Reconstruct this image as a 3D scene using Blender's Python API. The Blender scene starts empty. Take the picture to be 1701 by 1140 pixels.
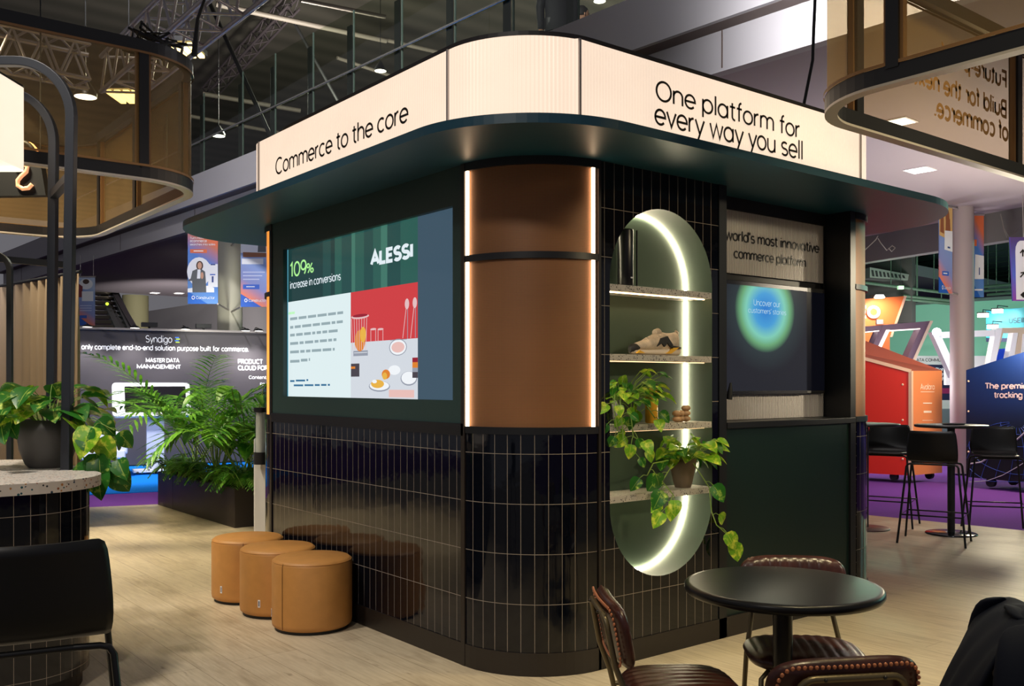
import bpy, bmesh, math, random
from mathutils import Vector, Matrix, geometry
random.seed(11)
PI = math.pi
SC = bpy.context.scene
COL = SC.collection

# ------------------------------------------------------------------ camera
CAM = Vector((3.6446, -2.9578, 1.5133))
YAW, ROLL = -0.9014, -0.0005
FPX, PCY = 1574.26, 637.97
FW = Vector((math.sin(YAW), math.cos(YAW), 0.0))
_r0 = Vector((math.cos(YAW), -math.sin(YAW), 0.0))
_u0 = _r0.cross(FW)
RT = math.cos(ROLL) * _r0 + math.sin(ROLL) * _u0
UP = -math.sin(ROLL) * _r0 + math.cos(ROLL) * _u0
cd = bpy.data.cameras.new('camera')
cd.sensor_width = 36.0
cd.lens = FPX / 1701.0 * 36.0
cd.shift_y = (PCY - 570.0) / 1701.0
cd.clip_start, cd.clip_end = 0.05, 200
cam = bpy.data.objects.new('camera', cd)
COL.objects.link(cam)
cam.matrix_world = Matrix(((RT.x, UP.x, -FW.x, CAM.x), (RT.y, UP.y, -FW.y, CAM.y), (RT.z, UP.z, -FW.z, CAM.z), (0, 0, 0, 1)))
SC.camera = cam

def _ray(u, v): return FW + RT * ((u - 850.5) / FPX) - UP * ((v - PCY) / FPX)
def at(u, v, d): return CAM + _ray(u, v) * d                      # a point d metres into the hall
def flo(u, v, z=0.0):                                              # a point on a level plane
    r = _ray(u, v); return CAM + r * ((z - CAM.z) / r.z)
def onL(u, v, y=0.0):                                              # a point on the kiosk's screen wall
    r = _ray(u, v); return CAM + r * ((y - CAM.y) / r.y)
def onR(u, v, x=0.0):                                              # a point on the kiosk's shelf wall
    r = _ray(u, v); return CAM + r * ((x - CAM.x) / r.x)

# ------------------------------------------------------------------ world, exposure, hall lamps and fill lights
SC.view_settings.view_transform = 'Standard'
SC.view_settings.look = 'None'
SC.view_settings.gamma = 1.0
SC.view_settings.use_curve_mapping = False
SC.view_settings.exposure = 0.0
W = bpy.data.worlds.new('hall_air'); SC.world = W; W.use_nodes = True
W.node_tree.nodes['Background'].inputs[0].default_value = (0.80, 0.78, 0.86, 1)
W.node_tree.nodes['Background'].inputs[1].default_value = 0.17
SC.cycles.max_bounces = 6
SC.cycles.transparent_max_bounces = 16
SC.cycles.caustics_reflective = False
SC.cycles.caustics_refractive = False
SC.cycles.sample_clamp_indirect = 4.0

def spot(loc, target, watts, color=(1, .85, .62), angle=60, blend=.6, radius=.12, name='spot_lamp'):
    l = bpy.data.lights.new(name, 'SPOT'); l.energy = watts; l.color = color
    l.spot_size = math.radians(angle); l.spot_blend = blend; l.shadow_soft_size = radius
    o = bpy.data.objects.new(name, l); COL.objects.link(o); o.location = loc
    o.rotation_euler = (Vector(target) - Vector(loc)).to_track_quat('-Z', 'Y').to_euler()
    return o
def point(loc, watts, color=(1, .85, .62), radius=.08, name='fill_light'):
    l = bpy.data.lights.new(name, 'POINT'); l.energy = watts; l.color = color; l.shadow_soft_size = radius
    o = bpy.data.objects.new(name, l); COL.objects.link(o); o.location = loc; return o
WARM = (1, .86, .60)
NEUT = (1, .92, .82)
YEL = (1, .83, .47)
# stand floodlights on the trusses over the aisle, cafe corner and counter
spot((-4.6, -2.4, 5.2), (-4.9, -1.0, 0), 1250, WARM, 74, .9, .25)
spot((-7.3, -1.2, 5.2), (-7.1, -0.4, 0), 1350, WARM, 70, .9, .25)
spot((-1.2, -3.2, 5.2), (-1.6, -1.4, 0), 620, NEUT, 70, .9, .25)
spot((1.8, 2.2, 5.4), (1.2, 1.6, 0), 620, YEL, 66, .9, .25)
spot((0.6, 5.2, 5.2), (-.2, 5.0, 0), 1900, YEL, 74, .9, .25)
spot((2.6, -0.3, 5.4), (1.7, .2, 0), 420, YEL, 60, .9, .25)
spot((3.2, -5.5, 6.0), (-1.4, 0.2, .6), 520, NEUT, 46, .9, .3)
# low side flood on the niche, then unseen spots added to brighten dark parts
spot((5.2, 2.3, 3.7), (0, 1.25, 1.3), 520, (1, .90, .70), 44, .9, .15)
spot((5.2, 4.6, 3.6), (0, 2.5, 1.9), 300, (1, .93, .86), 34, .9, .15)
spot((-11.5, .6, 4.2), (-13.0, 1.9, .0), 1100, (1, .98, 1), 62, .8, .2)
spot((-8.6, -1.2, 4.6), (-7.2, 1.3, .8), 520, WARM, 50, .8, .2)  # unseen fill added above the planter
spot((4.2, 7.8, 3.4), (-.1, 3.1, 1.9), 2300, WARM, 13, .9, .15)  # narrow unseen fill added to brighten the end column's copper
spot((-.5, 2.6, 4.6), (-.6, 8.3, 4.9), 620, (1, .97, .97), 120, .9, .25)  # unseen fill added over the kiosk roof for the balcony fascia
spot((-8.5, -.8, 4.4), (-10.5, .9, 0), 600, NEUT, 60, .8, .2)
# unseen fill lamps added to brighten the booths, balcony, soffit and roof
spot((4.0, 6.0, 8.5), (-3.0, 11.5, 1.0), 2000, (1, .90, .84), 60, .8, .4)
spot((-9.0, -4.5, 4.3), (-14.0, 4.0, 1.5), 700, (1, .95, .95), 80, .8, .3)
spot((-3.5, -2.0, 9.2), (-10.0, 5.2, 5.1), 5600, (1, .96, .96), 60, .9, .4)
spot((2.5, 1.5, 9.6), (-1.5, 8.2, 4.9), 3000, (1, .96, .96), 70, .9, .4)
spot((-2.6, 8.6, .25), (-2.6, 8.9, 4.5), 620, (1, .94, .98), 120, .9, .3)  # added floor spots, this and the next, standing in for bounce onto the soffit
spot((.6, 10.2, .25), (.4, 10.4, 4.5), 1300, (1, .90, .66), 110, .9, .3)
point((-17, 7, 8.2), 1500, (1, .95, .84), .3, 'roof_fill')  # unseen points added to lift the dark roof
point((-13, 16, 8.2), 1500, (1, .95, .84), .3, 'roof_fill')

# ------------------------------------------------------------------ materials
def lin(c):
    return tuple(((x / 255) / 12.92 if x / 255 <= .04045 else ((x / 255 + .055) / 1.055) ** 2.4) for x in c)
MATS = {}
def mat(name, rgb=(128, 128, 128), rough=.5, metal=0.0, emit=0.0, ergb=None, spec=.5, coat=0.0):
    if name in MATS: return MATS[name]
    m = bpy.data.materials.new(name); m.use_nodes = True; b = m.node_tree.nodes['Principled BSDF']
    c = lin(rgb)
    b.inputs['Base Color'].default_value = (*c, 1); b.inputs['Roughness'].default_value = rough
    b.inputs['Metallic'].default_value = metal; b.inputs['Specular IOR Level'].default_value = spec
    b.inputs['Coat Weight'].default_value = coat; b.inputs['Coat Roughness'].default_value = .05
    if emit:
        b.inputs['Emission Color'].default_value = (*lin(ergb or rgb), 1); b.inputs['Emission Strength'].default_value = emit
    MATS[name] = m
    return m
class NT:
    def __init__(s, m): s.t = m.node_tree; s.b = s.t.nodes['Principled BSDF']; s.out = s.t.nodes['Material Output']
    def n(s, ty, **kw):
        x = s.t.nodes.new(ty)
        for k, v in kw.items(): setattr(x, k, v)
        return x
    def l(s, a, b): s.t.links.new(a, b)
    def math(s, op, a, b=None, c=None):
        x = s.n('ShaderNodeMath', operation=op)
        for i, v in enumerate((a, b, c)):
            if v is None: continue
            if hasattr(v, 'is_output'): s.l(v, x.inputs[i])
            else: x.inputs[i].default_value = v
        return x.outputs[0]
    def mix(s, f, a, b):
        x = s.n('ShaderNodeMix', data_type='RGBA')
        for i, v in ((0, f), (6, a), (7, b)):
            if hasattr(v, 'is_output'): s.l(v, x.inputs[i])
            else: x.inputs[i].default_value = v if i == 0 else (*v, 1)
        return x.outputs[2]
    def uv(s): return s.n('ShaderNodeUVMap').outputs[0]
    def obj(s): return s.n('ShaderNodeTexCoord').outputs['Object']
    def sep(s, v):
        x = s.n('ShaderNodeSeparateXYZ'); s.l(v, x.inputs[0]); return x.outputs
    def noise(s, vec, scale, detail=3, rough=.5):
        x = s.n('ShaderNodeTexNoise'); s.l(vec, x.inputs['Vector']); x.inputs['Scale'].default_value = scale
        x.inputs['Detail'].default_value = detail; x.inputs['Roughness'].default_value = rough; return x.outputs['Fac']
    def ramp(s, f, stops):
        x = s.n('ShaderNodeValToRGB'); s.l(f, x.inputs[0]); e = x.color_ramp.elements
        while len(e) < len(stops): e.new(.5)
        for i, (p, c) in enumerate(stops): e[i].position = p; e[i].color = (*c, 1)
        return x.outputs[0]
    def bump(s, h, strength=.3, dist=.01):
        x = s.n('ShaderNodeBump'); s.l(h, x.inputs['Height']); x.inputs['Strength'].default_value = strength
        x.inputs['Distance'].default_value = dist; s.l(x.outputs[0], s.b.inputs['Normal']); return x.outputs[0]
    def scalev(s, v, sc):
        x = s.n('ShaderNodeMapping'); s.l(v, x.inputs[0]); x.inputs['Scale'].default_value = sc; return x.outputs[0]

def tile_material(name, tw=.0722, th=.26):
    m = mat(name, (10, 13, 22), .06, spec=.42, coat=.15); t = NT(m)
    x, y, _ = t.sep(t.uv())
    def line(c, w, g):
        f = t.math('FRACT', t.math('DIVIDE', c, w))
        e = t.math('MINIMUM', f, t.math('SUBTRACT', 1.0, f))
        return t.math('LESS_THAN', e, g / w / 2)
    g = t.math('MAXIMUM', line(x, tw, .0026), line(y, th, .0030))
    t.l(t.mix(g, lin((8, 11, 19)), lin((150, 138, 124))), t.b.inputs['Base Color'])
    t.l(t.math('MULTIPLY_ADD', g, .6, .06), t.b.inputs['Roughness'])
    t.l(t.math('MULTIPLY_ADD', g, -.15, .15), t.b.inputs['Coat Weight'])
    # each tile is set a hair out of true
    cx = t.math('FLOOR', t.math('DIVIDE', x, tw)); cy = t.math('FLOOR', t.math('DIVIDE', y, th))
    comb = t.n('ShaderNodeCombineXYZ'); t.l(cx, comb.inputs[0]); t.l(cy, comb.inputs[1])
    wn = t.n('ShaderNodeTexWhiteNoise', noise_dimensions='2D'); t.l(comb.outputs[0], wn.inputs['Vector'])
    rx, ry, _z = t.sep(wn.outputs['Color'])
    h = t.math('ADD', t.math('MULTIPLY', x, t.math('MULTIPLY_ADD', rx, .024, -.012)), t.math('MULTIPLY', y, t.math('MULTIPLY_ADD', ry, .012, -.006)))
    h = t.math('ADD', h, t.math('MULTIPLY', t.noise(t.uv(), 9, 2), .0010))
    t.bump(h, 1.0, 1.0)
    return m
TILE = tile_material('glazed_navy_tile')

def wood_floor():
    m = mat('oak_planks', (176, 150, 112), .42, spec=.22); t = NT(m); o = t.obj()
    br = t.n('ShaderNodeTexBrick'); t.l(o, br.inputs['Vector'])
    br.inputs['Color1'].default_value = (.2, .2, .2, 1); br.inputs['Color2'].default_value = (.8, .8, .8, 1); br.inputs['Mortar'].default_value = (0, 0, 0, 1)
    br.inputs['Scale'].default_value = 1; br.inputs['Mortar Size'].default_value = .0016; br.inputs['Brick Width'].default_value = 1.35; br.inputs['Row Height'].default_value = .19
    br.offset = .37; br.offset_frequency = 3
    g = t.noise(t.scalev(o, (1.2, 14, 1)), 3.2, 6, .65)
    b2 = t.noise(t.scalev(o, (.8, 2.6, 1)), 2.2, 4, .6)
    kn = t.noise(t.scalev(o, (2.2, 7, 1)), 2.6, 2, .5)
    base = t.ramp(g, [(.25, lin((150, 134, 110))), (.5, lin((184, 168, 140))), (.75, lin((206, 192, 166)))])
    c = t.mix(t.math('MULTIPLY', br.outputs['Color'], .55), base, lin((210, 196, 170)))
    c = t.mix(t.math('MULTIPLY', t.math('SUBTRACT', 1.0, t.math('SMOOTHSTEP' if False else 'MINIMUM', t.math('MULTIPLY', b2, 2.1), 1.0)), .9), c, lin((120, 100, 78)))
    c = t.mix(t.math('MULTIPLY', t.math('MAXIMUM', t.math('SUBTRACT', kn, .68), 0.0), 5.0), c, lin((92, 72, 52)))
    c = t.mix(t.math('MULTIPLY', br.outputs['Fac'], .55), c, lin((96, 78, 58)))
    t.l(c, t.b.inputs['Base Color']); t.l(t.math('MULTIPLY_ADD', g, .2, .30), t.b.inputs['Roughness'])
    t.bump(g, .08, .004)
    return m
WOOD = wood_floor()

def terrazzo(name, base, chips, scale, size, dens=.5):
    m = mat(name, base, .35); t = NT(m); o = t.obj()
    v = t.n('ShaderNodeTexVoronoi'); t.l(o, v.inputs['Vector']); v.inputs['Scale'].default_value = scale
    r, g, b = t.sep(v.outputs['Color'])
    on = t.math('MULTIPLY', t.math('LESS_THAN', v.outputs['Distance'], t.math('MULTIPLY_ADD', g, size, size * .5)), t.math('LESS_THAN', b, dens))
    cc = t.ramp(r, [(i / len(chips), lin(c)) for i, c in enumerate(chips)])
    cc.node.color_ramp.interpolation = 'CONSTANT'
    t.l(t.mix(on, lin(base), cc), t.b.inputs['Base Color']); return m
TERR_W = terrazzo('white_terrazzo_coloured_chips', (214, 205, 194), [(28, 30, 36), (150, 82, 40), (30, 84, 92), (70, 66, 62), (176, 120, 60), (24, 60, 80)], 62, .28, .5)
TERR_G = terrazzo('grey_terrazzo', (186, 180, 170), [(40, 38, 36), (70, 66, 60), (120, 112, 104), (30, 30, 30)], 120, .36, .55)

def perforated(name, rgb, dark, pitch=.009, see=0.0, metal=.35, rough=.5):
    m = mat(name, rgb, rough, metal); t = NT(m)
    v = t.n('ShaderNodeTexVoronoi'); t.l(t.uv(), v.inputs['Vector']); v.inputs['Scale'].default_value = 1 / pitch; v.inputs['Randomness'].default_value = 0
    hole = t.math('LESS_THAN', v.outputs['Distance'], .34)
    n = t.noise(t.uv(), 2.2, 3)
    c = t.mix(n, lin(rgb), lin(tuple(int(x * .78) for x in rgb)))
    t.l(t.mix(hole, c, lin(dark)), t.b.inputs['Base Color'])
    if see:
        tr = t.n('ShaderNodeBsdfTransparent'); mx = t.n('ShaderNodeMixShader'); mx.inputs[0].default_value = see
        tr.inputs[0].default_value = (1, .90, .70, 1)
        t.l(t.b.outputs[0], mx.inputs[1]); t.l(tr.outputs[0], mx.inputs[2]); t.l(mx.outputs[0], t.out.inputs[0])
    return m
COPPER = perforated('perforated_copper', (172, 116, 70), (100, 66, 38), .007, 0.0, .15)
GAUZE = perforated('bronze_gauze', (184, 152, 98), (122, 98, 58), .006, .58, .25, .5)

def glassy(name, tint, fac=.10, rough=.02):
    m = mat(name, tint, .05); t = NT(m)
    tr = t.n('ShaderNodeBsdfTransparent'); tr.inputs[0].default_value = (*lin(tint), 1)
    gl = t.n('ShaderNodeBsdfGlossy'); gl.inputs['Roughness'].default_value = rough; gl.inputs[0].default_value = (1, 1, 1, 1)
    mx = t.n('ShaderNodeMixShader'); mx.inputs[0].default_value = fac
    t.l(tr.outputs[0], mx.inputs[1]); t.l(gl.outputs[0], mx.inputs[2]); t.l(mx.outputs[0], t.out.inputs[0]); return m
GLASS = glassy('balustrade_glass', (214, 222, 210), .07)

def leather(name, rgb, rough=.32, var=.7):
    m = mat(name, rgb, rough, spec=.5); t = NT(m); o = t.obj()
    n = t.noise(o, 14, 4)
    t.l(t.ramp(n, [(.3, lin(tuple(int(x * var) for x in rgb))), (.7, lin(rgb))]), t.b.inputs['Base Color'])
    t.bump(t.noise(o, 160, 2), .12, .002); return m
def leafmat(name, dark, light, scale=30, vary=.5):
    m = mat(name, dark, .38, spec=.4); t = NT(m)
    u, v, _ = t.sep(t.uv())
    n = t.noise(t.n('ShaderNodeTexCoord').outputs['Object'], scale, 3, .6)
    vein = t.math('LESS_THAN', t.math('ABSOLUTE', u), .035)
    f = t.math('MULTIPLY', t.math('MAXIMUM', t.math('SUBTRACT', n, vary), 0.0), 5.5)
    f = t.math('MINIMUM', t.math('MAXIMUM', f, t.math('MULTIPLY', vein, .6)), 1.0)
    t.l(t.mix(f, lin(dark), lin(light)), t.b.inputs['Base Color'])
    t.b.inputs['Subsurface Weight'].default_value = .0
    tl = t.n('ShaderNodeBsdfTranslucent'); mx = t.n('ShaderNodeMixShader'); mx.inputs[0].default_value = .22
    t.l(t.mix(f, lin(dark), lin(light)), tl.inputs[0])
    t.l(t.b.outputs[0], mx.inputs[1]); t.l(tl.outputs[0], mx.inputs[2]); t.l(mx.outputs[0], t.out.inputs[0])
    return m

# ------------------------------------------------------------------ mesh tools
ORG = {}
class MB:
    def __init__(s): s.v = []; s.f = []; s.m = []; s.s = []; s.u = []
    def add(s, vs, fs, mi=0, smooth=False, uvs=None):
        o = len(s.v); s.v += [Vector(p) for p in vs]
        for k, f in enumerate(fs):
            s.f.append([o + i for i in f]); s.m.append(mi); s.s.append(smooth)
            s.u.append(uvs[k] if uvs else None)
        return s
    def box(s, x0, x1, y0, y1, z0, z1, mi=0):
        vs = [(x, y, z) for z in (z0, z1) for y in (y0, y1) for x in (x0, x1)]
        return s.add(vs, [(0, 2, 3, 1), (4, 5, 7, 6), (0, 1, 5, 4), (2, 6, 7, 3), (0, 4, 6, 2), (1, 3, 7, 5)], mi)
    def obox(s, c, ax, ay, az, mi=0):                              # box from centre and three half-axes
        c, ax, ay, az = map(Vector, (c, ax, ay, az))
        vs = [c + ax * i + ay * j + az * k for k in (-1, 1) for j in (-1, 1) for i in (-1, 1)]
        return s.add(vs, [(0, 2, 3, 1), (4, 5, 7, 6), (0, 1, 5, 4), (2, 6, 7, 3), (0, 4, 6, 2), (1, 3, 7, 5)], mi)
    def prism(s, poly, z0, z1, mi=0, cap=True, smooth=False, uvside=False):
        n = len(poly); vs = [(p[0], p[1], z0) for p in poly] + [(p[0], p[1], z1) for p in poly]
        fs = []; uvs = []; L = 0
        for i in range(n):
            j = (i + 1) % n; d = math.dist(poly[i], poly[j])
            fs.append((i, j, n + j, n + i)); uvs.append([(L, z0), (L + d, z0), (L + d, z1), (L, z1)]); L += d
        s.add(vs, fs, mi, smooth, uvs if uvside else None)
        if cap: s.add(vs, [tuple(range(n, 2 * n)), tuple(reversed(range(n)))], mi)
        return s
    def wall(s, path, z0, z1, th=.0, mi=0, u0=0.0, smooth=False, v0=0.0):   # upright sheet along an open plan path, uv in metres
        n = len(path); vs = [(p[0], p[1], z0) for p in path] + [(p[0], p[1], z1) for p in path]; fs = []; uvs = []; L = u0
        for i in range(n - 1):
            d = math.dist(path[i][:2], path[i + 1][:2])
            fs.append((i, i + 1, n + i + 1, n + i)); uvs.append([(L, z0 - v0), (L + d, z0 - v0), (L + d, z1 - v0), (L, z1 - v0)]); L += d
        s.add(vs, fs, mi, smooth, uvs)
        if th:
            q = offset_path(path, th); vs2 = [(p[0], p[1], z0) for p in q] + [(p[0], p[1], z1) for p in q]
            a = [Vector(p) for p in vs]; b = [Vector(p) for p in vs2]; vv = a + b; N = 2 * n
            fs = [(N + i + 1, N + i, N + n + i, N + n + i + 1) for i in range(n - 1)]
            fs += [(i + 1, i, N + i, N + i + 1) for i in range(n - 1)] + [(n + i, n + i + 1, N + n + i + 1, N + n + i) for i in range(n - 1)]
            fs += [(0, n, N + n, N), (n - 1, N + n - 1, N + 2 * n - 1, 2 * n - 1)]
            s.add(vv, fs, mi)
        return s
    def tube(s, pts, r, n=8, closed=False, mi=0, cap=True):
        pts = [Vector(p) for p in pts]; N = len(pts); vs = []; prev = None
        for i, p in enumerate(pts):
            a = pts[(i - 1) % N] if (closed or i) else p; b = pts[(i + 1) % N] if (closed or i < N - 1) else p
            t = (b - a).normalized()
            if prev is None:
                ref = Vector((0, 0, 1)) if abs(t.z) < .9 else Vector((1, 0, 0)); x = t.cross(ref).normalized()
            else: x = (prev - t * prev.dot(t)).normalized()
            prev = x; y = t.cross(x); rr = r[i] if isinstance(r, (list, tuple)) else r
            vs += [p + (x * math.cos(2 * PI * k / n) + y * math.sin(2 * PI * k / n)) * rr for k in range(n)]
        fs = [(i * n + k, i * n + (k + 1) % n, ((i + 1) % N) * n + (k + 1) % n, ((i + 1) % N) * n + k) for i in range(N if closed else N - 1) for k in range(n)]
        s.add(vs, fs, mi, n > 4)
        if cap and not closed: s.add(vs, [tuple(reversed(range(n))), tuple(range((N - 1) * n, N * n))], mi)
        return s
    def bar(s, a, b, w, h=None, mi=0):                             # square bar between two points
        a, b = Vector(a), Vector(b); h = h or w; t = (b - a); ref = Vector((0, 0, 1)) if abs(t.normalized().z) < .95 else Vector((0, 1, 0))
        x = t.cross(ref).normalized() * (w / 2); y = x.cross(t).normalized() * (h / 2)
        return s.obox((a + b) / 2, x, y, t / 2, mi)
    def lathe(s, prof, n=32, c=(0, 0, 0), mi=0, smooth=True):
        c = Vector(c); vs = []; fs = []
        for r, z in prof: vs += [c + Vector((r * math.cos(2 * PI * k / n), r * math.sin(2 * PI * k / n), z)) for k in range(n)]
        for i in range(len(prof) - 1):
            for k in range(n): fs.append((i * n + k, i * n + (k + 1) % n, (i + 1) * n + (k + 1) % n, (i + 1) * n + k))
        s.add(vs, fs, mi, smooth)
        if prof[0][0] > 1e-4: s.add(vs, [tuple(reversed(range(n)))], mi)
        if prof[-1][0] > 1e-4: s.add(vs, [tuple(range((len(prof) - 1) * n, len(prof) * n))], mi)
        return s
    def grid(s, P, mi=0, smooth=True, uv=None):                    # P: rows of points
        R, C = len(P), len(P[0]); vs = [p for row in P for p in row]
        fs = [(i * C + j, i * C + j + 1, (i + 1) * C + j + 1, (i + 1) * C + j) for i in range(R - 1) for j in range(C - 1)]
        uvs = None
        if uv: uvs = [[uv[i][j], uv[i][j + 1], uv[i + 1][j + 1], uv[i + 1][j]] for i in range(R - 1) for j in range(C - 1)]
        return s.add(vs, fs, mi, smooth, uvs)
    def ball(s, c, r, n=12, mi=0, sq=(1, 1, 1)):
        c = Vector(c); P = []
        for i in range(n // 2 + 1):
            th = PI * i / (n // 2); P.append([c + Vector((r * sq[0] * math.sin(th) * math.cos(2 * PI * k / n), r * sq[1] * math.sin(th) * math.sin(2 * PI * k / n), r * sq[2] * math.cos(th))) for k in range(n + 1)])
        return s.grid(P, mi)
    def rings(s, rs, mi=0, cap=True):                              # loft through closed rings of equal length
        n = len(rs[0]); vs = [p for r in rs for p in r]
        s.add(vs, [(i * n + k, i * n + (k + 1) % n, (i + 1) * n + (k + 1) % n, (i + 1) * n + k) for i in range(len(rs) - 1) for k in range(n)], mi, True)
        if cap: s.add(vs, [tuple(reversed(range(n))), tuple(range((len(rs) - 1) * n, len(rs) * n))], mi, True)
        return s
    def build(s, name, mats, parent=None, bevel=0.0, sub=0, weld=False):
        o0 = Vector((0, 0, 0))
        if parent is not None: o0 = ORG.get(parent.name, o0)
        me = bpy.data.meshes.new(name); me.from_pydata([p - o0 for p in s.v], [], s.f)
        for m in (mats if isinstance(mats, (list, tuple)) else [mats]): me.materials.append(m)
        me.polygons.foreach_set('material_index', s.m); me.polygons.foreach_set('use_smooth', s.s)
        if any(u is not None for u in s.u):
            ul = me.uv_layers.new(name='UVMap'); k = 0
            for f, u in zip(s.f, s.u):
                for j in range(len(f)):
                    if u: ul.data[k].uv = u[j]
                    k += 1
        me.validate(); me.update()
        if weld:
            bm = bmesh.new(); bm.from_mesh(me); bmesh.ops.remove_doubles(bm, verts=bm.verts, dist=1e-4); bmesh.ops.recalc_face_normals(bm, faces=bm.faces); bm.to_mesh(me); bm.free()
        o = bpy.data.objects.new(name, me); COL.objects.link(o); ORG[o.name] = o0
        if parent is not None: o.parent = parent
        if bevel:
            b = o.modifiers.new('bevel', 'BEVEL'); b.width = bevel; b.segments = 3; b.limit_method = 'ANGLE'; b.angle_limit = math.radians(40)
        if sub:
            b = o.modifiers.new('sub', 'SUBSURF'); b.levels = sub; b.render_levels = sub
        return o
def offset_path(path, d):
    out = []; n = len(path)
    for i in range(n):
        a = Vector(path[max(i - 1, 0)][:2]); b = Vector(path[min(i + 1, n - 1)][:2]); t = (b - a).normalized()
        out.append((path[i][0] - t.y * d, path[i][1] + t.x * d))
    return out
def rrect(x0, x1, y0, y1, r, n=10):                                 # counter-clockwise from the (x1,y0) corner; r one radius or four (x1y0, x1y1, x0y1, x0y0)
    rs = r if isinstance(r, (list, tuple)) else (r,) * 4; out = []
    for (cx, cy, a0, q) in ((x1 - rs[0], y0 + rs[0], -90, rs[0]), (x1 - rs[1], y1 - rs[1], 0, rs[1]), (x0 + rs[2], y1 - rs[2], 90, rs[2]), (x0 + rs[3], y0 + rs[3], 180, rs[3])):
        for k in range(n + 1):
            a = math.radians(a0 + 90 * k / n); out.append((cx + q * math.cos(a), cy + q * math.sin(a)))
    return out
def arc(cx, cy, r, a0, a1, n=16):
    return [(cx + r * math.cos(math.radians(a0 + (a1 - a0) * k / n)), cy + r * math.sin(math.radians(a0 + (a1 - a0) * k / n))) for k in range(n + 1)]

def tag(o, label=None, cat=None, group=None, kind=None):
    for k, v in (('label', label), ('category', cat), ('group', group), ('kind', kind)):
        if v: o[k] = v
    return o
def empty(name, loc, label=None, cat=None, group=None, kind=None):
    o = bpy.data.objects.new(name, None); COL.objects.link(o); o.location = loc; o.empty_display_size = .1
    ORG[o.name] = Vector(loc); return tag(o, label, cat, group, kind)
def dup(root, loc=None, rz=None, label=None, name=None):
    def cp(o, par):
        c = o.copy(); COL.objects.link(c)
        if par is not None: c.parent = par
        for ch in list(o.children): cp(ch, c)
        return c
    r = cp(root, None)
    if loc is not None: r.location = loc
    if rz is not None: r.rotation_euler = (0, 0, rz)
    if label: r['label'] = label
    return r
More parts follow.
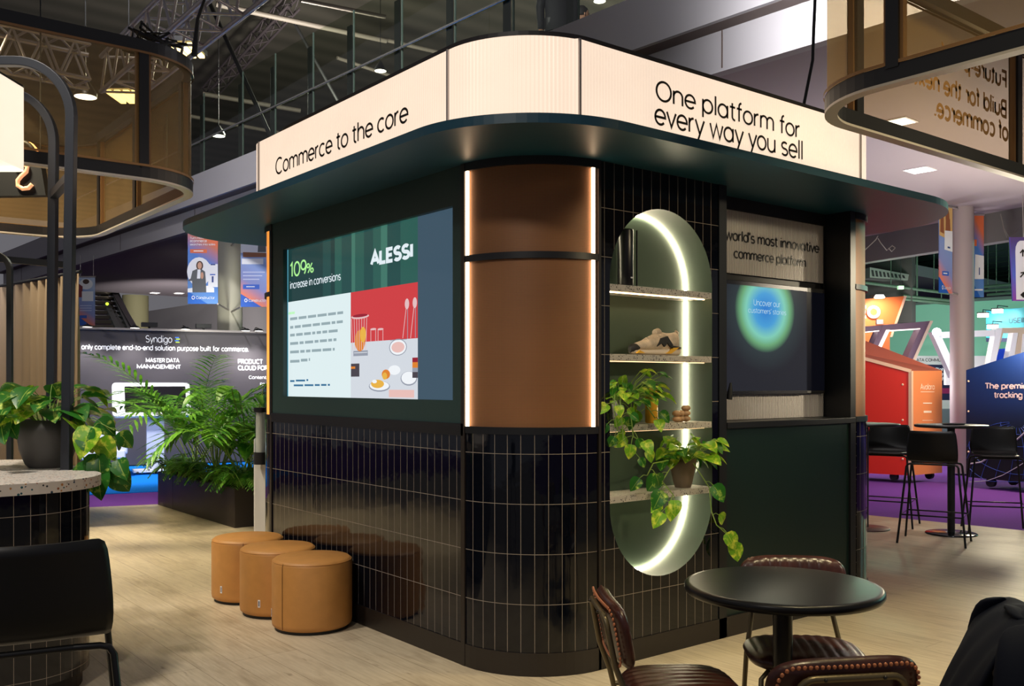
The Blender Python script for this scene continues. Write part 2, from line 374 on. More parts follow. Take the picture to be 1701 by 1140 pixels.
# a plain geometric sans drawn as pen strokes: polylines of points and arcs (cx, cy, rx, ry, from, to)
def _glyphs():
    x, c, a, d = .50, .70, .74, -.20; r = .235; m = x / 2; E = lambda cx, a0, a1, w=r, cy=m, h=m: (cx, cy, w, h, a0, a1); G = {}
    def g(ch, adv, *st): G[ch] = (adv, st)
    bowl = [E(.27, 0, 360)]; n_ = [(.06, 0), (.06, x)]
    arch = lambda x0, w: [(x0, 0), (x0, x - w), (x0 + w, x - w, w, w, 180, 0), (x0 + 2 * w, 0)]
    g('a', .60, bowl, [(.505, 0), (.505, x)]); g('b', .60, [(.06, 0), (.06, a)], [E(.295, 0, 360)]); g('c', .52, [E(.27, 48, 312)]); g('d', .60, bowl, [(.505, 0), (.505, a)])
    g('e', .56, [(.035, m), (.505, m), E(.27, 0, 318)]); g('f', .34, [(.14, 0), (.14, a - .14), (.28, a - .14, .14, .14, 180, 95)], [(.02, x), (.29, x)])
    g('g', .60, bowl, [(.505, x), (.505, -.02), (.275, -.02, .23, .19, 0, -155)]); g('h', .56, [(.06, 0), (.06, a)], arch(.06, .205)[1:2] and [(.06, x - .205), (.265, x - .205, .205, .205, 180, 0), (.47, 0)])
    g('i', .18, [(.08, 0), (.08, x)], [(.08, .63), (.08, .71)]); g('l', .18, [(.08, 0), (.08, a)]); g('k', .48, [(.06, 0), (.06, a)], [(.42, x), (.06, .18)], [(.19, .29), (.44, 0)])
    g('m', .84, n_, [(.06, x - .175), (.235, x - .175, .175, .175, 180, 0), (.41, 0)], [(.41, x - .175), (.585, x - .175, .175, .175, 180, 0), (.76, 0)])
    g('n', .56, n_, [(.06, x - .205), (.265, x - .205, .205, .205, 180, 0), (.47, 0)]); g('o', .56, bowl); g('p', .60, [(.06, d), (.06, x)], [E(.295, 0, 360)]); g('q', .60, bowl, [(.505, d), (.505, x)])
    g('r', .34, n_, [(.06, x - .21), (.26, x - .21, .20, .20, 180, 85)]); g('s', .46, [(.225, .375, .165, .12, 38, 180), (.225, .365, .165, .115, 180, 270), (.225, .125, .175, .125, 90, -150)])
    g('t', .36, [(.15, .66), (.15, .13), (.28, .13, .13, .13, 180, 280)], [(.02, x), (.30, x)]); g('u', .56, [(.06, x), (.06, .205), (.265, .205, .205, .205, 180, 360), (.47, x)], [(.47, 0), (.47, x)])
    g('v', .48, [(.02, x), (.235, 0), (.45, x)]); g('w', .72, [(.02, x), (.18, 0), (.35, x), (.52, 0), (.68, x)]); g('x', .48, [(.03, x), (.44, 0)], [(.44, x), (.03, 0)]); g('y', .48, [(.02, x), (.24, 0)], [(.46, x), (.16, d)])
    g('z', .46, [(.04, x), (.42, x), (.04, 0), (.42, 0)]); g('j', .2, [(.09, x), (.09, d)])
    k = c / 2
    g('A', .66, [(.02, 0), (.32, c), (.62, 0)], [(.12, .23), (.52, .23)]); g('B', .60, [(.06, k), (.32, k), (.32, k + .175, .17, .175, -90, 90), (.06, c), (.06, 0), (.34, 0), (.34, k / 2, .19, k / 2, -90, 90), (.06, k)])
    g('C', .70, [(.37, k, .33, k, 48, 312)]); g('D', .68, [(.06, 0), (.06, c), (.26, c), (.26, k, .36, k, 90, -90), (.06, 0)]); g('E', .54, [(.48, c), (.06, c), (.06, 0), (.48, 0)], [(.06, k), (.43, k)]); g('F', .52, [(.46, c), (.06, c), (.06, 0)], [(.06, k), (.42, k)])
    g('G', .74, [(.37, k, .33, k, 48, 345), (.69, k - .02), (.42, k - .02)]); g('H', .66, [(.06, 0), (.06, c)], [(.58, 0), (.58, c)], [(.06, k), (.58, k)]); g('I', .2, [(.09, 0), (.09, c)]); g('L', .50, [(.06, c), (.06, 0), (.46, 0)])
    g('M', .82, [(.06, 0), (.06, c), (.40, .12), (.74, c), (.74, 0)]); g('N', .68, [(.06, 0), (.06, c), (.60, 0), (.60, c)]); g('O', .76, [(.37, k, .33, k, 0, 360)]); g('P', .58, [(.06, 0), (.06, c), (.33, c), (.33, c - .19, .19, .19, 90, -90), (.06, c - .38)])
    g('R', .60, [(.06, 0), (.06, c), (.33, c), (.33, c - .18, .19, .18, 90, -90), (.06, c - .36)], [(.32, c - .36), (.54, 0)]); g('S', .58, [(.28, .52, .21, .18, 35, 180), (.28, .52, .21, .17, 180, 270), (.28, .175, .23, .175, 90, -150)]); g('T', .56, [(.02, c), (.52, c)], [(.27, c), (.27, 0)])
    g('U', .64, [(.06, c), (.06, .26), (.31, .26, .25, .26, 180, 360), (.56, c)]); g('V', .62, [(.02, c), (.30, 0), (.58, c)]); g('X', .6, [(.03, c), (.55, 0)], [(.55, c), (.03, 0)]); g('Y', .58, [(.02, c), (.28, .3), (.54, c)], [(.28, .3), (.28, 0)])
    g('1', .34, [(.04, .56), (.19, c), (.19, 0)]); g('0', .60, [(.29, k, .25, k, 0, 360)]); g('9', .58, [(.27, .47, .22, .23, 0, 360)], [(.49, .47), (.49, .40), (.27, .38, .22, .38, 0, -70)])
    g('.', .18, [(.07, -.005), (.07, .075)]); g('-', .34, [(.04, .27), (.29, .27)]); g("'", .16, [(.07, .74), (.06, .55)]); g(' ', .26); g('%', .72, [(.15, .54, .12, .15, 0, 360)], [(.53, .15, .12, .15, 0, 360)], [(.54, c), (.14, 0)])
    g('"', .4, [(.08, .74), (.06, .5)], [(.26, .74), (.24, .5)])
    return G
GLY = _glyphs()
def text(s, origin, xd, ud, width, m, parent, name='lettering', height=None, bold=0.0, depth=.0008, align='L', mirror=False):
    hw = .036 + bold * 1.3; V, F = [], []; pen = 0.0
    for ch in s:
        adv, strokes = GLY[ch]
        for st in strokes:
            P = []
            for q in st:
                if len(q) == 2: P.append((q[0], q[1]))
                else:
                    k = max(4, int(abs(q[5] - q[4]) / 15)); P += [(q[0] + q[2] * math.cos(math.radians(q[4] + (q[5] - q[4]) * i / k)), q[1] + q[3] * math.sin(math.radians(q[4] + (q[5] - q[4]) * i / k))) for i in range(k + 1)]
            P = [p for i, p in enumerate(P) if i == 0 or math.dist(p, P[i - 1]) > 1e-4]; cl = math.dist(P[0], P[-1]) < 1e-3
            n = len(P); o = len(V)
            for i, p in enumerate(P):
                a = P[i - 1] if i else (P[-2] if cl else p); b = P[i + 1] if i < n - 1 else (P[1] if cl else p)
                t1 = Vector((p[0] - a[0], p[1] - a[1])); t2 = Vector((b[0] - p[0], b[1] - p[1]))
                t1 = t1.normalized() if t1.length else t2.normalized(); t2 = t2.normalized() if t2.length else t1
                t = (t1 + t2); t = t.normalized() if t.length > 1e-3 else t1; sc = min(1 / max(t.dot(t1), .35), 2.2); nx, ny = -t.y * hw * sc, t.x * hw * sc
                V += [(pen + p[0] + nx, p[1] + ny), (pen + p[0] - nx, p[1] - ny)]
            F += [(o + 2 * i + 1, o + 2 * i + 3, o + 2 * i + 2, o + 2 * i) for i in range(n - 1)]
        pen += adv + bold * .9
    x0, x1 = min(v[0] for v in V), max(v[0] for v in V); sx = width / (x1 - x0); top = max(v[1] for v in V); sy = (height / top) if height else sx
    xd = Vector(xd).normalized(); ud = Vector(ud).normalized(); nd = xd.cross(ud); ref = {'L': x0, 'C': (x0 + x1) / 2, 'R': x1}[align]
    mb = MB(); mb.add([Vector(origin) + xd * ((v[0] - ref) * sx) + ud * (v[1] * sy) + nd * depth for v in V], F)
    return mb.build(name, m, parent)
X, Y, Z = Vector((1, 0, 0)), Vector((0, 1, 0)), Vector((0, 0, 1))

BLK = mat('black_powder_coat', (20, 21, 24), .38)
BLKM = mat('matt_black', (13, 13, 14), .55)
DKB = mat('dark_bronze_trim', (34, 28, 24), .4)
TEAL = mat('dark_green_paint', (32, 56, 54), .5)
TEALC = mat('canopy_teal_paint', (18, 66, 84), .42)
WHT = mat('white_paint', (232, 232, 235), .4)
INK = mat('black_lettering', (14, 12, 12), .5)
# ------------------------------------------------------------------ floor and carpets
fl = MB().prism([(7, -9), (7, 8.2), (-.736, 7.235), (-2.4, 7.03), (-8.3, 6.9), (-8.45, 1.04), (-8.7, .22), (-9.3, -2.2), (-9.9, -9)], -.03, 0.0).build('floor', WOOD); tag(fl, 'pale oak plank floor of the stand', kind='structure')
def carpet_mat(name, rgb):
    m = mat(name, rgb, .95, spec=.1); t = NT(m); n = t.noise(t.obj(), 60, 3)
    t.l(t.mix(n, lin(tuple(int(c * .82) for c in rgb)), lin(rgb)), t.b.inputs['Base Color']); return m
PURP = carpet_mat('purple_carpet_pile', (118, 66, 160))
tag(MB().prism([(30, -9), (30, 45), (-45, 45), (-45, -9)], -.06, -.032).build('floor_carpet', PURP), 'purple carpet of the hall aisles', kind='structure')
b0, b1 = flo(153, 819), flo(275, 813); dirb = (b1 - b0).normalized(); nb = Vector((-dirb.y, dirb.x, 0))
bl = [b0 - dirb * 5, b1 + dirb * 3.2, b1 + dirb * 3.2 + nb * 5.5, b0 - dirb * 5 + nb * 5.5]
tag(MB().prism([(p.x, p.y) for p in bl], -.031, -.02).build('floor_mat', carpet_mat('blue_carpet_pile', (16, 128, 232))), 'bright blue carpet of the stand behind', kind='structure')

# ------------------------------------------------------------------ the kiosk
R0 = .508; XL = -2.97; YR = 2.94; XB, YB = XL - R0, YR + R0      # plan: rounded square, screen wall on y=0, shelf wall on x=0
UND = 2.695                                                     # underside of the canopy
kiosk = empty('exhibition_kiosk', (-1.74, 1.72, 0), 'dark tiled kiosk with round corners, lit sign band and broad canopy', 'kiosk')
K = kiosk
def corner(a0, a1, r, cx=-R0, cy=R0, n=20): return arc(cx, cy, r, a0, a1, n)
# skirting and hidden core
MB().prism(rrect(XB - .006, .006, -.006, YB + .006, R0, 16), 0, .12).build('skirting', DKB, K)
MB().prism(rrect(XB + .06, -.34, .30, YB - .06, .3, 8), .12, UND).build('core_wall', BLKM, K)
# screen wall
MB().wall([(XL + .02, 0), (-R0 - .012, 0)], .12, 1.24, .03, u0=(XL + .02) + .577, v0=1.149).build('tiled_panel', TILE, K)
MB().box(XL + .02, -R0, -.008, .03, 1.235, 1.30).build('dado_rail', BLK, K)
sx0, sx1, sz0, sz1 = -2.762, -.615, 1.424, 2.487
g = MB(); x0, x1 = XL + .02, -R0 - .012
g.box(x0, sx0, 0, .06, 1.30, UND); g.box(sx1, x1, 0, .06, 1.30, UND); g.box(sx0, sx1, 0, .06, 1.30, sz0); g.box(sx0, sx1, 0, .06, sz1, UND)
g.build('screen_surround', TEAL, K)
for x, w in ((-R0 - .004, .034), (XL + .004, .034)): MB().box(x - w / 2, x + w / 2, -.008, .05, 0.0, UND).build('upright', DKB, K)
# corner columns: tiled foot, perforated copper above, light strips at their edges
LED = mat('warm_light_strip', (255, 236, 214), .4, emit=7.0, ergb=(255, 218, 176))
LEDG = mat('niche_light_strip', (255, 244, 220), .4, emit=46.0, ergb=(255, 238, 202))
def column(cx, cy, a0, u0, lights=True):
    P = lambda r, a, b, n=20: [(cx + r * math.cos(math.radians(a + (b - a) * k / n)), cy + r * math.sin(math.radians(a + (b - a) * k / n))) for k in range(n + 1)]
    MB().wall(P(R0, a0 + 1.2, a0 + 88.8), .12, 1.25, .03, u0=u0, smooth=True, v0=1.149).build('tiled_panel', TILE, K)
    MB().wall(P(R0 + .005, a0, a0 + 90), 1.25, 1.287, .04, smooth=True).build('rail', BLK, K)
    MB().wall(P(R0 + .005, a0, a0 + 90), 2.165, 2.20, .04, smooth=True).build('rail', BLK, K)
    MB().wall(P(R0 + .005, a0, a0 + 90), 2.652, UND, .04, smooth=True).build('rail', BLK, K)
    for z0, z1 in ((1.287, 2.165), (2.20, 2.652)):
        MB().wall(P(R0 - .012, a0 + 1.5, a0 + 88.5), z0, z1, .015, u0=0, smooth=True).build('mesh_panel', COPPER, K)
        if lights:
            for a in (a0 + 3.0, a0 + 86.2):
                ca, sa = math.cos(math.radians(a)), math.sin(math.radians(a)); c = Vector((cx + (R0 - .002) * ca, cy + (R0 - .002) * sa, (z0 + z1) / 2))
                MB().obox(c, Vector((-sa, ca, 0)) * .0085, Vector((ca, sa, 0)) * .006, Z * ((z1 - z0) / 2)).build('light_strip', LED, K)
column(-R0, R0, -90, .0104)
column(XL, R0, 180, .0, False)
column(-R0, YR, 0, .02, False)
column(XL, YR, 90, .0, False)
AMB = mat('amber_copper_glow', (255, 190, 100), .4, emit=.85, ergb=(255, 156, 62))  # amber emission standing in for copper lit orange at the column's edge
for z0, z1 in ((1.287, 2.165), (2.20, 2.652)):
    ca, sa = math.cos(math.radians(263)), math.sin(math.radians(263)); MB().obox((XL + (R0 - .004) * ca, R0 + (R0 - .004) * sa, (z0 + z1) / 2), Vector((-sa, ca, 0)) * .03, Vector((ca, sa, 0)) * .005, Z * ((z1 - z0) / 2)).build('light_strip', AMB, K)
MB().obox((-R0 + R0 * math.cos(math.radians(88)), YR + R0 * math.sin(math.radians(88)), 1.97), (.009, 0, 0), (0, .006, 0), (0, 0, .68)).build('light_strip', LED, K)
# back walls
MB().box(XB, XB + .03, R0, YR, .12, UND).build('back_panel', TEAL, K)
MB().box(XL, -R0, YB - .03, YB, .12, UND).build('back_panel', TEAL, K)
# shelf wall with pill-shaped niche
yl, yr, ny0, ny1, nr = .524, 1.487, .592, 1.429, .4185
pill = [(ny1 - nr + nr * math.cos(a), 2.0735 + nr * math.sin(a)) for a in [PI * k / 28 for k in range(29)]] + [(ny1 - nr + nr * math.cos(a), .8565 + nr * math.sin(a)) for a in [PI + PI * k / 28 for k in range(29)]]
outer = [(yl, .12), (yr, .12), (yr, UND), (yl, UND)]
tri = geometry.tessellate_polygon([[Vector((p[0], p[1], 0)) for p in outer], [Vector((p[0], p[1], 0)) for p in pill]])
pts = outer + pill; tp = MB(); fs = []; uvs = []
for t in tri:
    a, b, c = (Vector(pts[i]) for i in t)
    if (b - a).cross(c - a) < 0: t = (t[0], t[2], t[1])
    fs.append(t); uvs.append([(pts[i][0] - R0 - .0452, pts[i][1] - 1.149) for i in t])
tp.add([(0, p[0], p[1]) for p in pts], fs, 0, False, uvs).build('tiled_panel', TILE, K)
NICHE = mat('niche_green_paint', (56, 76, 60), .6)
ln = MB(); n = len(pill)
vs = [(0, p[0], p[1]) for p in pill] + [(-.205, p[0], p[1]) for p in pill]
ln.add(vs, [((i + 1) % n, i, n + i, n + (i + 1) % n) for i in range(n)], 0, True); ln.add(vs, [tuple(range(n, 2 * n))])
ln.build('niche_lining', NICHE, K)
MB().tube([(-.198, ny1 - nr + (p[0] - (ny1 - nr)) * .978, 1.465 + (p[1] - 1.465) * .992) for p in pill], .007, 6, True).build('light_strip', LEDG, K)
for z in (2.049, 1.674, 1.291, .908):
    hw = nr - .002
    sh = MB().box(-.203, -.001, ny0 + .002, ny1 - .002, z - .036, z).build('shelf', TERR_G, K, bevel=.002)
    if z > 1.0: MB().box(-.050, -.042, ny0 + .02, ny1 - .02, z - .0405, z - .036).build('light_strip', mat('shelf_light_strip', (255, 220, 170), .4, emit=16.0, ergb=(255, 206, 150)) if z > 2 else mat('shelf_light_strip_dim', (230, 200, 160), .4, emit=2.2, ergb=(255, 206, 150)), sh)
MB().box(-.03, .006, 1.487, 1.555, 0, UND).build('upright', BLK, K); MB().box(-.30, -.03, 1.515, 1.555, 0, UND).build('jamb', BLKM, K)
MB().box(-.04, .006, R0 - .002, .524, 0, UND).build('upright', DKB, K)
# service recess: ribbed header, strip, counter, green front
def ribbed(name, rgb, rough, metal=0):
    m = mat(name, rgb, rough, metal, spec=.6); t = NT(m); u, v, _ = t.sep(t.uv())
    s = t.math('SINE', t.math('MULTIPLY', u, 2 * PI / .016)); t.bump(s, 1.0, .0035); return m
RIB = ribbed('reeded_glass_grey', (206, 200, 196), .16)
def facing(y0, y1, z0, z1, x): return MB().add([(x, y0, z0), (x, y1, z0), (x, y1, z1), (x, y0, z1)], [(0, 1, 2, 3)], 0, False, [[(y0, z0), (y1, z0), (y1, z1), (y0, z1)]])
hd_ = MB().box(-.225, -.206, 1.556, 2.871, 2.215, 2.615).build('header_panel', mat('grey_backing', (120, 116, 114), .5), K)
yR = onR(1368, 400, -.2).y
facing(1.556, yR, 2.215, 2.615, -.203).build('reeded_panel', RIB, hd_)
text("The world's most innovative", (-.2005, onR(1361, 400, -.2).y, 2.425), Y, Z, 1.20, INK, hd_, align='R', bold=.016, height=.066)
text('commerce platform', (-.2005, onR(1339, 420, -.2).y, 2.315), Y, Z, .775, INK, hd_, align='R', bold=.016, height=.066)
MB().box(-.24, -.222, 1.556, 2.871, .12, UND).build('recess_back', BLKM, K)
MB().box(-.222, -.2, yR, 2.871, 1.285, UND).build('recess_panel', BLKM, K)
MB().box(-.222, -.19, 1.556, 2.871, 2.615, UND).build('header_rail', BLKM, K)
st = MB().box(-.222, -.206, 1.556, 2.66, 1.285, 1.445).build('strip_panel', mat('grey_backing', (0, 0, 0)), K)
facing(1.556, onR(1381, 680, -.2).y, 1.285, 1.445, -.203).build('reeded_panel', RIB, st)
MB().box(-.222, .012, 1.556, 2.925, 1.245, 1.282).build('counter', BLK, K, bevel=.003)
MB().box(-.22, -.012, 1.556, 2.872, .12, 1.245).build('counter_front', mat('counter_green_paint', (20, 40, 36), .32, spec=.4), K)
MB().box(-.24, .004, 2.872, 2.925, 0, UND).build('upright', BLK, K); 
MB().box(-.06, .0, 2.925, 2.942, 0, UND).build('upright', DKB, K)
MB().tube([(-.012, 1.60, 1.42), (-.005, 1.60, 1.47), (.0, 1.6, 1.52)], [.018, .015, .006], 8).build('door_pull', BLKM, K)
# canopy
cp = rrect(-4.04, .50, -.49, 3.92, [.703, .9, .9, .72], 22)
MB().prism(cp, UND, UND + .045).build('canopy', TEALC, K, bevel=.004)
# lit sign band standing on the canopy
S = .33; ZT = 3.145; zb = UND + .045
sign = MB().prism(rrect(-2.50, S - .012, -S + .012, 2.57, .5, 16), ZT - .012, ZT + .028).build('sign_box', mat('sign_top_trim', (26, 22, 22), .5), K)
SIGNM = mat('lit_cream_acrylic', (196, 184, 170), .3, emit=.86, ergb=(255, 228, 203)); t = NT(SIGNM)
u, v, _ = t.sep(t.uv()); rib = t.math('SINE', t.math('MULTIPLY', u, 2 * PI / .02)); t.bump(rib, .6, .003)
band = t.noise(t.scalev(t.uv(), (.8, 1.6, 1)), 1.4, 2)
t.l(t.math('MULTIPLY_ADD', band, .26, .76), t.b.inputs['Emission Strength'])
sp_ = rrect(-2.49, S, -S, 2.56, .50, 18); 
aL_, aR_ = onL(745, 150, -S).x, onR(962, 150, S).y
MB().wall([(onL(431, 300, -S).x, -S), (aL_ - .006, -S)], zb, ZT, .02).build('sign_panel', SIGNM, sign)
front = [(aL_ + .006, -S)] + arc(S - .5, -S + .5, .5, -90, 0, 20)[0:] + [(S, aR_ - .006)]
front = [p for i, p in enumerate(front) if not (i > 0 and i < len(front) - 1 and (p[0] < aL_ + .01 or p[1] > aR_ - .01))]
MB().wall(front, zb, ZT, .02, smooth=True).build('sign_panel', SIGNM, sign)
yE = onR(1428, 250, S).y
MB().wall([(S, aR_ + .006), (S, yE - .004)], zb, ZT, .02).build('sign_panel', SIGNM, sign)
e = arc(S - .25, yE + .004, .25, 0, 80, 10)
MB().wall([(S, yE + .004)] + e[1:], zb, ZT, .02, smooth=True).build('sign_panel', SIGNM, sign)
MB().wall([(e[-1][0], e[-1][1]), (-2.2, e[-1][1]), (-2.46, 2.4), (-2.55, .0)], zb, ZT, .02).build('sign_panel', SIGNM, sign)
xE = onL(431, 300, -S).x
e = arc(xE + .0, -S + .25, .25, 200, 270, 10)
MB().wall([p for p in e], zb, ZT, .02, smooth=True).build('sign_panel', SIGNM, sign)
ALU = mat('silver_aluminium', (178, 172, 170), .35, .6)
for p in ((aL_, -S - .004), (S + .004, aR_), (S + .004, yE), (xE, -S - .004)): MB().box(p[0] - .006, p[0] + .006, p[1] - .006, p[1] + .006, zb, ZT).build('joint_strip', ALU, sign)
def sgn_L(s, u0, u1, v0, cap):                                      # lettering on the two flat sides
    a, b = onL(u0, v0, -S - .004), onL(u1, v0, -S - .004); return a, b
a = onL(457.5, 290.5, -S - .004); b = onL(678.5, 199, -S - .004)
text('Commerce to the core', (a.x, -S - .003, a.z), X, Z, b.x - a.x, INK, sign, bold=.008, height=onL(457.5, 264, -S).z - a.z)
a = onR(1088, 165, S); b = onR(1327.5, 225, S)
text('One platform for', (S + .003, a.y, a.z), Y, Z, b.y - a.y, INK, sign, bold=.006, height=onR(1088, 129.5, S).z - a.z)
a = onR(1086, 210, S); b = onR(1332.5, 265.5, S)
text('every way you sell', (S + .003, a.y, b.z), Y, Z, b.y - a.y, INK, sign, bold=.006, height=onR(1332.5, 234.5, S).z - b.z)

# ------------------------------------------------------------------ screens
def screen_mat(name, rgb, e=1.0): return mat(name, (8, 8, 10), .12, emit=e, ergb=rgb, spec=.3)
tv = empty('wall_display', (-1.67, .04, 1.95), 'large landscape screen glowing with a white, red and dark green slide', 'screen')
yp = .034
fr = MB().box(sx0 - .004, sx1 + .004, yp + .001, .058, sz0 - .004, sz1 + .004).build('housing', BLKM, tv)
dm = [screen_mat('slide_slate', (62, 84, 100)), screen_mat('slide_dark_green', (30, 62, 62)), screen_mat('slide_white', (228, 244, 246), .95), screen_mat('slide_red', (206, 62, 66)), screen_mat('slide_table', (216, 222, 230), .95),
      screen_mat('slide_green_a', (44, 92, 84)), screen_mat('slide_green_b', (36, 76, 74)), screen_mat('slide_green_c', (64, 118, 104)), screen_mat('slide_cyan', (90, 170, 196))]
d = MB()
xs = onL(694, 500, yp).x; xm = onL(582.7, 600, yp).x; zh = onL(474, 503, yp).z
def q(x0, x1, z0, z1, mi, dy=0.0): d.add([(x0, yp - dy, z0), (x1, yp - dy, z0), (x1, yp - dy, z1), (x0, yp - dy, z1)], [(0, 1, 2, 3)], mi)
q(xs, sx1, sz0, sz1, 0); q(sx0, xm, sz0, zh, 2)
zt = onL(650, 565, yp).z
q(xm, xs, zt, zh, 3); q(xm, xs, sz0, zt, 4)
seq = [1, 1, 6, 1, 5, 6, 7, 5, 6, 5, 7, 6, 5]; wd = [.32, .26, .12, .06, .1, .14, .05, .12, .12, .1, .08, .16, .2]; sw = sum(wd); xx = sx0
for c, w_ in zip(seq, wd): x2 = xx + w_ / sw * (xs - sx0); q(xx, x2, zh, sz1, c); xx = x2
q(sx0, sx0 + .012, sz0, sz1, 8, .0004)
d.build('display', dm, tv)
# the photograph on the slide: carafe, glasses, candlesticks and plates on a white cloth
ph = MB(); PM = [screen_mat('print_pale_glass', (226, 190, 192)), screen_mat('print_amber', (222, 130, 44)), screen_mat('print_grey', (150, 156, 170)), screen_mat('print_dark', (72, 66, 74)), screen_mat('print_yellow', (232, 178, 70)), screen_mat('print_white', (240, 244, 248)), screen_mat('print_crimson', (150, 30, 48)), screen_mat('print_pink', (232, 190, 184))]
def pq(u0, v0, u1, v1, mi, dy=.0008): 
    a, b = onL(u0, v1, yp - dy), onL(u1, v0, yp - dy); ph.add([(a.x, a.y, a.z), (b.x, a.y, a.z), (b.x, a.y, b.z), (a.x, a.y, b.z)], [(0, 1, 2, 3)], mi)
def pe(u, v, ru, rv, mi, dy=.001, n=18):
    c = onL(u, v, yp - dy); e_ = onL(u + ru, v, yp - dy); f_ = onL(u, v - rv, yp - dy); rx, rz = e_.x - c.x, f_.z - c.z
    ph.add([c + Vector((rx * math.cos(2 * PI * k / n), 0, rz * math.sin(2 * PI * k / n))) for k in range(n)], [tuple(range(n))], mi)
def pl(pts, w, mi, dy=.0012):
    for (a, b), (c, d_) in zip(pts, pts[1:]):
        p, r = onL(a, b, yp - dy), onL(c, d_, yp - dy); t_ = (r - p).normalized(); nn = Vector((-t_.z, 0, t_.x)) * w
        ph.add([p - nn, r - nn, r + nn, p + nn], [(0, 1, 2, 3)], mi)
for k in range(7): pl([(584 + k * 4.2, 530 - k * .3), (586 + k * 3.6, 582)], .003, 0)
pe(598, 526, 15, 4, 0); pe(598, 524.5, 13, 2.6, 6, .0014); pe(598, 566, 9, 18, 1, .0011); pe(603, 556, 5, 13, 4, .0013); pq(587, 582, 611, 592, 2); pq(588, 585, 610, 587, 5, .0014)
for uu in (620, 632): pl([(uu - 4, 548), (uu - 4, 568)], .003, 0); pl([(uu + 4, 547), (uu + 4, 567)], .003, 0); pe(uu, 547, 5, 1.8, 0)
for uu, vv in ((676, 505), (689, 503)): pe(uu, vv, 3.6, 9, 0); pl([(uu - 1.5, vv + 8), (uu - 7, 562)], .003, 0); pl([(uu + 1, vv + 8), (uu + 1, vv + 58)], .003, 2)
pe(661, 577, 15, 14, 2); pe(661, 577, 13.6, 12.6, 5, .0012); pe(661, 577, 11, 9, 7, .0014); pq(648, 563, 676, 566, 2, .0016)
pq(583, 604, 597, 626, 3); pq(583, 609, 590, 613, 1, .0012)
pe(679, 629, 14, 12, 2); pe(679, 628, 12.6, 10.6, 5, .0012); pq(685, 594, 694, 614, 1, .0015); pq(685, 594, 694, 602, 6, .0017); pq(685, 611, 694, 618, 2, .0018); pq(685, 618, 694, 628, 3, .0018)
pe(630, 642, 18, 9, 2); pe(630, 641, 16.5, 7.6, 5, .0012); pe(627, 638, 11, 7, 4, .0015); pe(641, 622, 7, 8, 1, .0014); pe(639, 625, 4, 6, 4, .0017); pe(622, 634, 4, 3, 5, .0018); pe(655, 615, 10, 8, 5, .0011); pq(646, 648, 688, 660, 7, .0009)
ph.build('slide_photo', PM, tv)
LIME = screen_mat('slide_lime', (176, 246, 150)); SWH = screen_mat('slide_lettering_white', (226, 238, 244)); SGR = screen_mat('slide_lettering_grey', (150, 170, 176)); SNV = screen_mat('slide_lettering_blue', (50, 110, 150))
def ltx(s, u0, v0, u1, m, h=None, bold=0.0, dy=.002):
    a = onL(u0, v0, yp - dy); b = onL(u1, v0, yp - dy)
    hh = (onL(u0, v0 - h, yp).z - a.z) if h else None
    return text(s, (a.x, yp - dy, a.z), X, Z, b.x - a.x, m, tv, height=hh, bold=bold, depth=0)
ltx('109', 482, 460, 509, LIME, 25, .01); ltx('%', 509, 454, 521, LIME, 16, .01)
ltx('increase in conversions', 482, 480, 566, SWH, 11.5, .01)
ltx('ALESSI', 615, 440, 686, SWH, 26, .055)
ps = MB(); random.seed(5)
def dashes(u0, u1, v0, v1, h):                                       # rows of text too small to read
    u = u0
    while u < u1:
        w = random.uniform(5, 16); w = min(w, u1 - u)
        a, b = onL(u, v0 + (v1 - v0) * (u - u0) / (u1 - u0) + h, yp - .0015), onL(u + w, v0 + (v1 - v0) * (u + w - u0) / (u1 - u0), yp - .0015)
        k = (onL(u, v0 - h / 2, yp).z - onL(u, v0 + h / 2, yp).z) / 2; m_ = (a.z + b.z) / 2
        ps.add([(a.x, a.y, m_ - k), (b.x, a.y, m_ - k), (b.x, a.y, m_ + k), (a.x, a.y, m_ + k)], [(0, 1, 2, 3)]); u += w + 2.2
for v0, v1, u1 in ((528, 517, 570), (542, 532, 570), (555, 547, 562), (569, 562, 559), (583, 578, 556), (599, 595, 515)): dashes(482, u1, v0, v1, 4.5)
ps.build('paragraph', SGR, tv)
ps = MB(); dashes(482, 512, 632, 630, 3); dashes(488, 548, 639, 638, 3); ps.build('caption', SNV, tv)
ltx('"', 479, 531, 490, screen_mat('slide_lime_pale', (190, 246, 190)), 12, .05)

tv2 = empty('counter_display', (-.19, 2.1, 1.8), 'black screen above the service counter showing a blue and green glowing orb', 'screen')
xp = -.168; y0_, y1_ = 1.56, onR(1371, 560, xp).y; z0_, z1_ = 1.447, 2.17
MB().box(-.205, xp - .002, y0_ - .0, y1_ + .0, z0_, z1_).build('housing', BLKM, tv2, bevel=.004)
yv = onR(1340, 560, xp).y
orb = mat('orb_screen', (10, 10, 13), .1, spec=.4); t = NT(orb); o_ = t.uv(); u, v, _ = t.sep(o_)
cc_ = onR(1272, 515, xp); ru = onR(1316, 515, xp).y - cc_.y; rv = onR(1272, 450, xp).z - cc_.z
dd = t.math('SQRT', t.math('ADD', t.math('POWER', t.math('DIVIDE', t.math('SUBTRACT', u, cc_.y), ru), 2), t.math('POWER', t.math('DIVIDE', t.math('SUBTRACT', v, cc_.z), rv), 2)))
cr = t.ramp(t.math('MULTIPLY', dd, .62), [(0, lin((38, 120, 206))), (.26, lin((70, 158, 216))), (.44, lin((128, 206, 184))), (.56, lin((108, 168, 120))), (.68, lin((46, 56, 60))), (1, lin((34, 35, 42)))])
t.l(cr, t.b.inputs['Emission Color']); t.b.inputs['Emission Strength'].default_value = .95
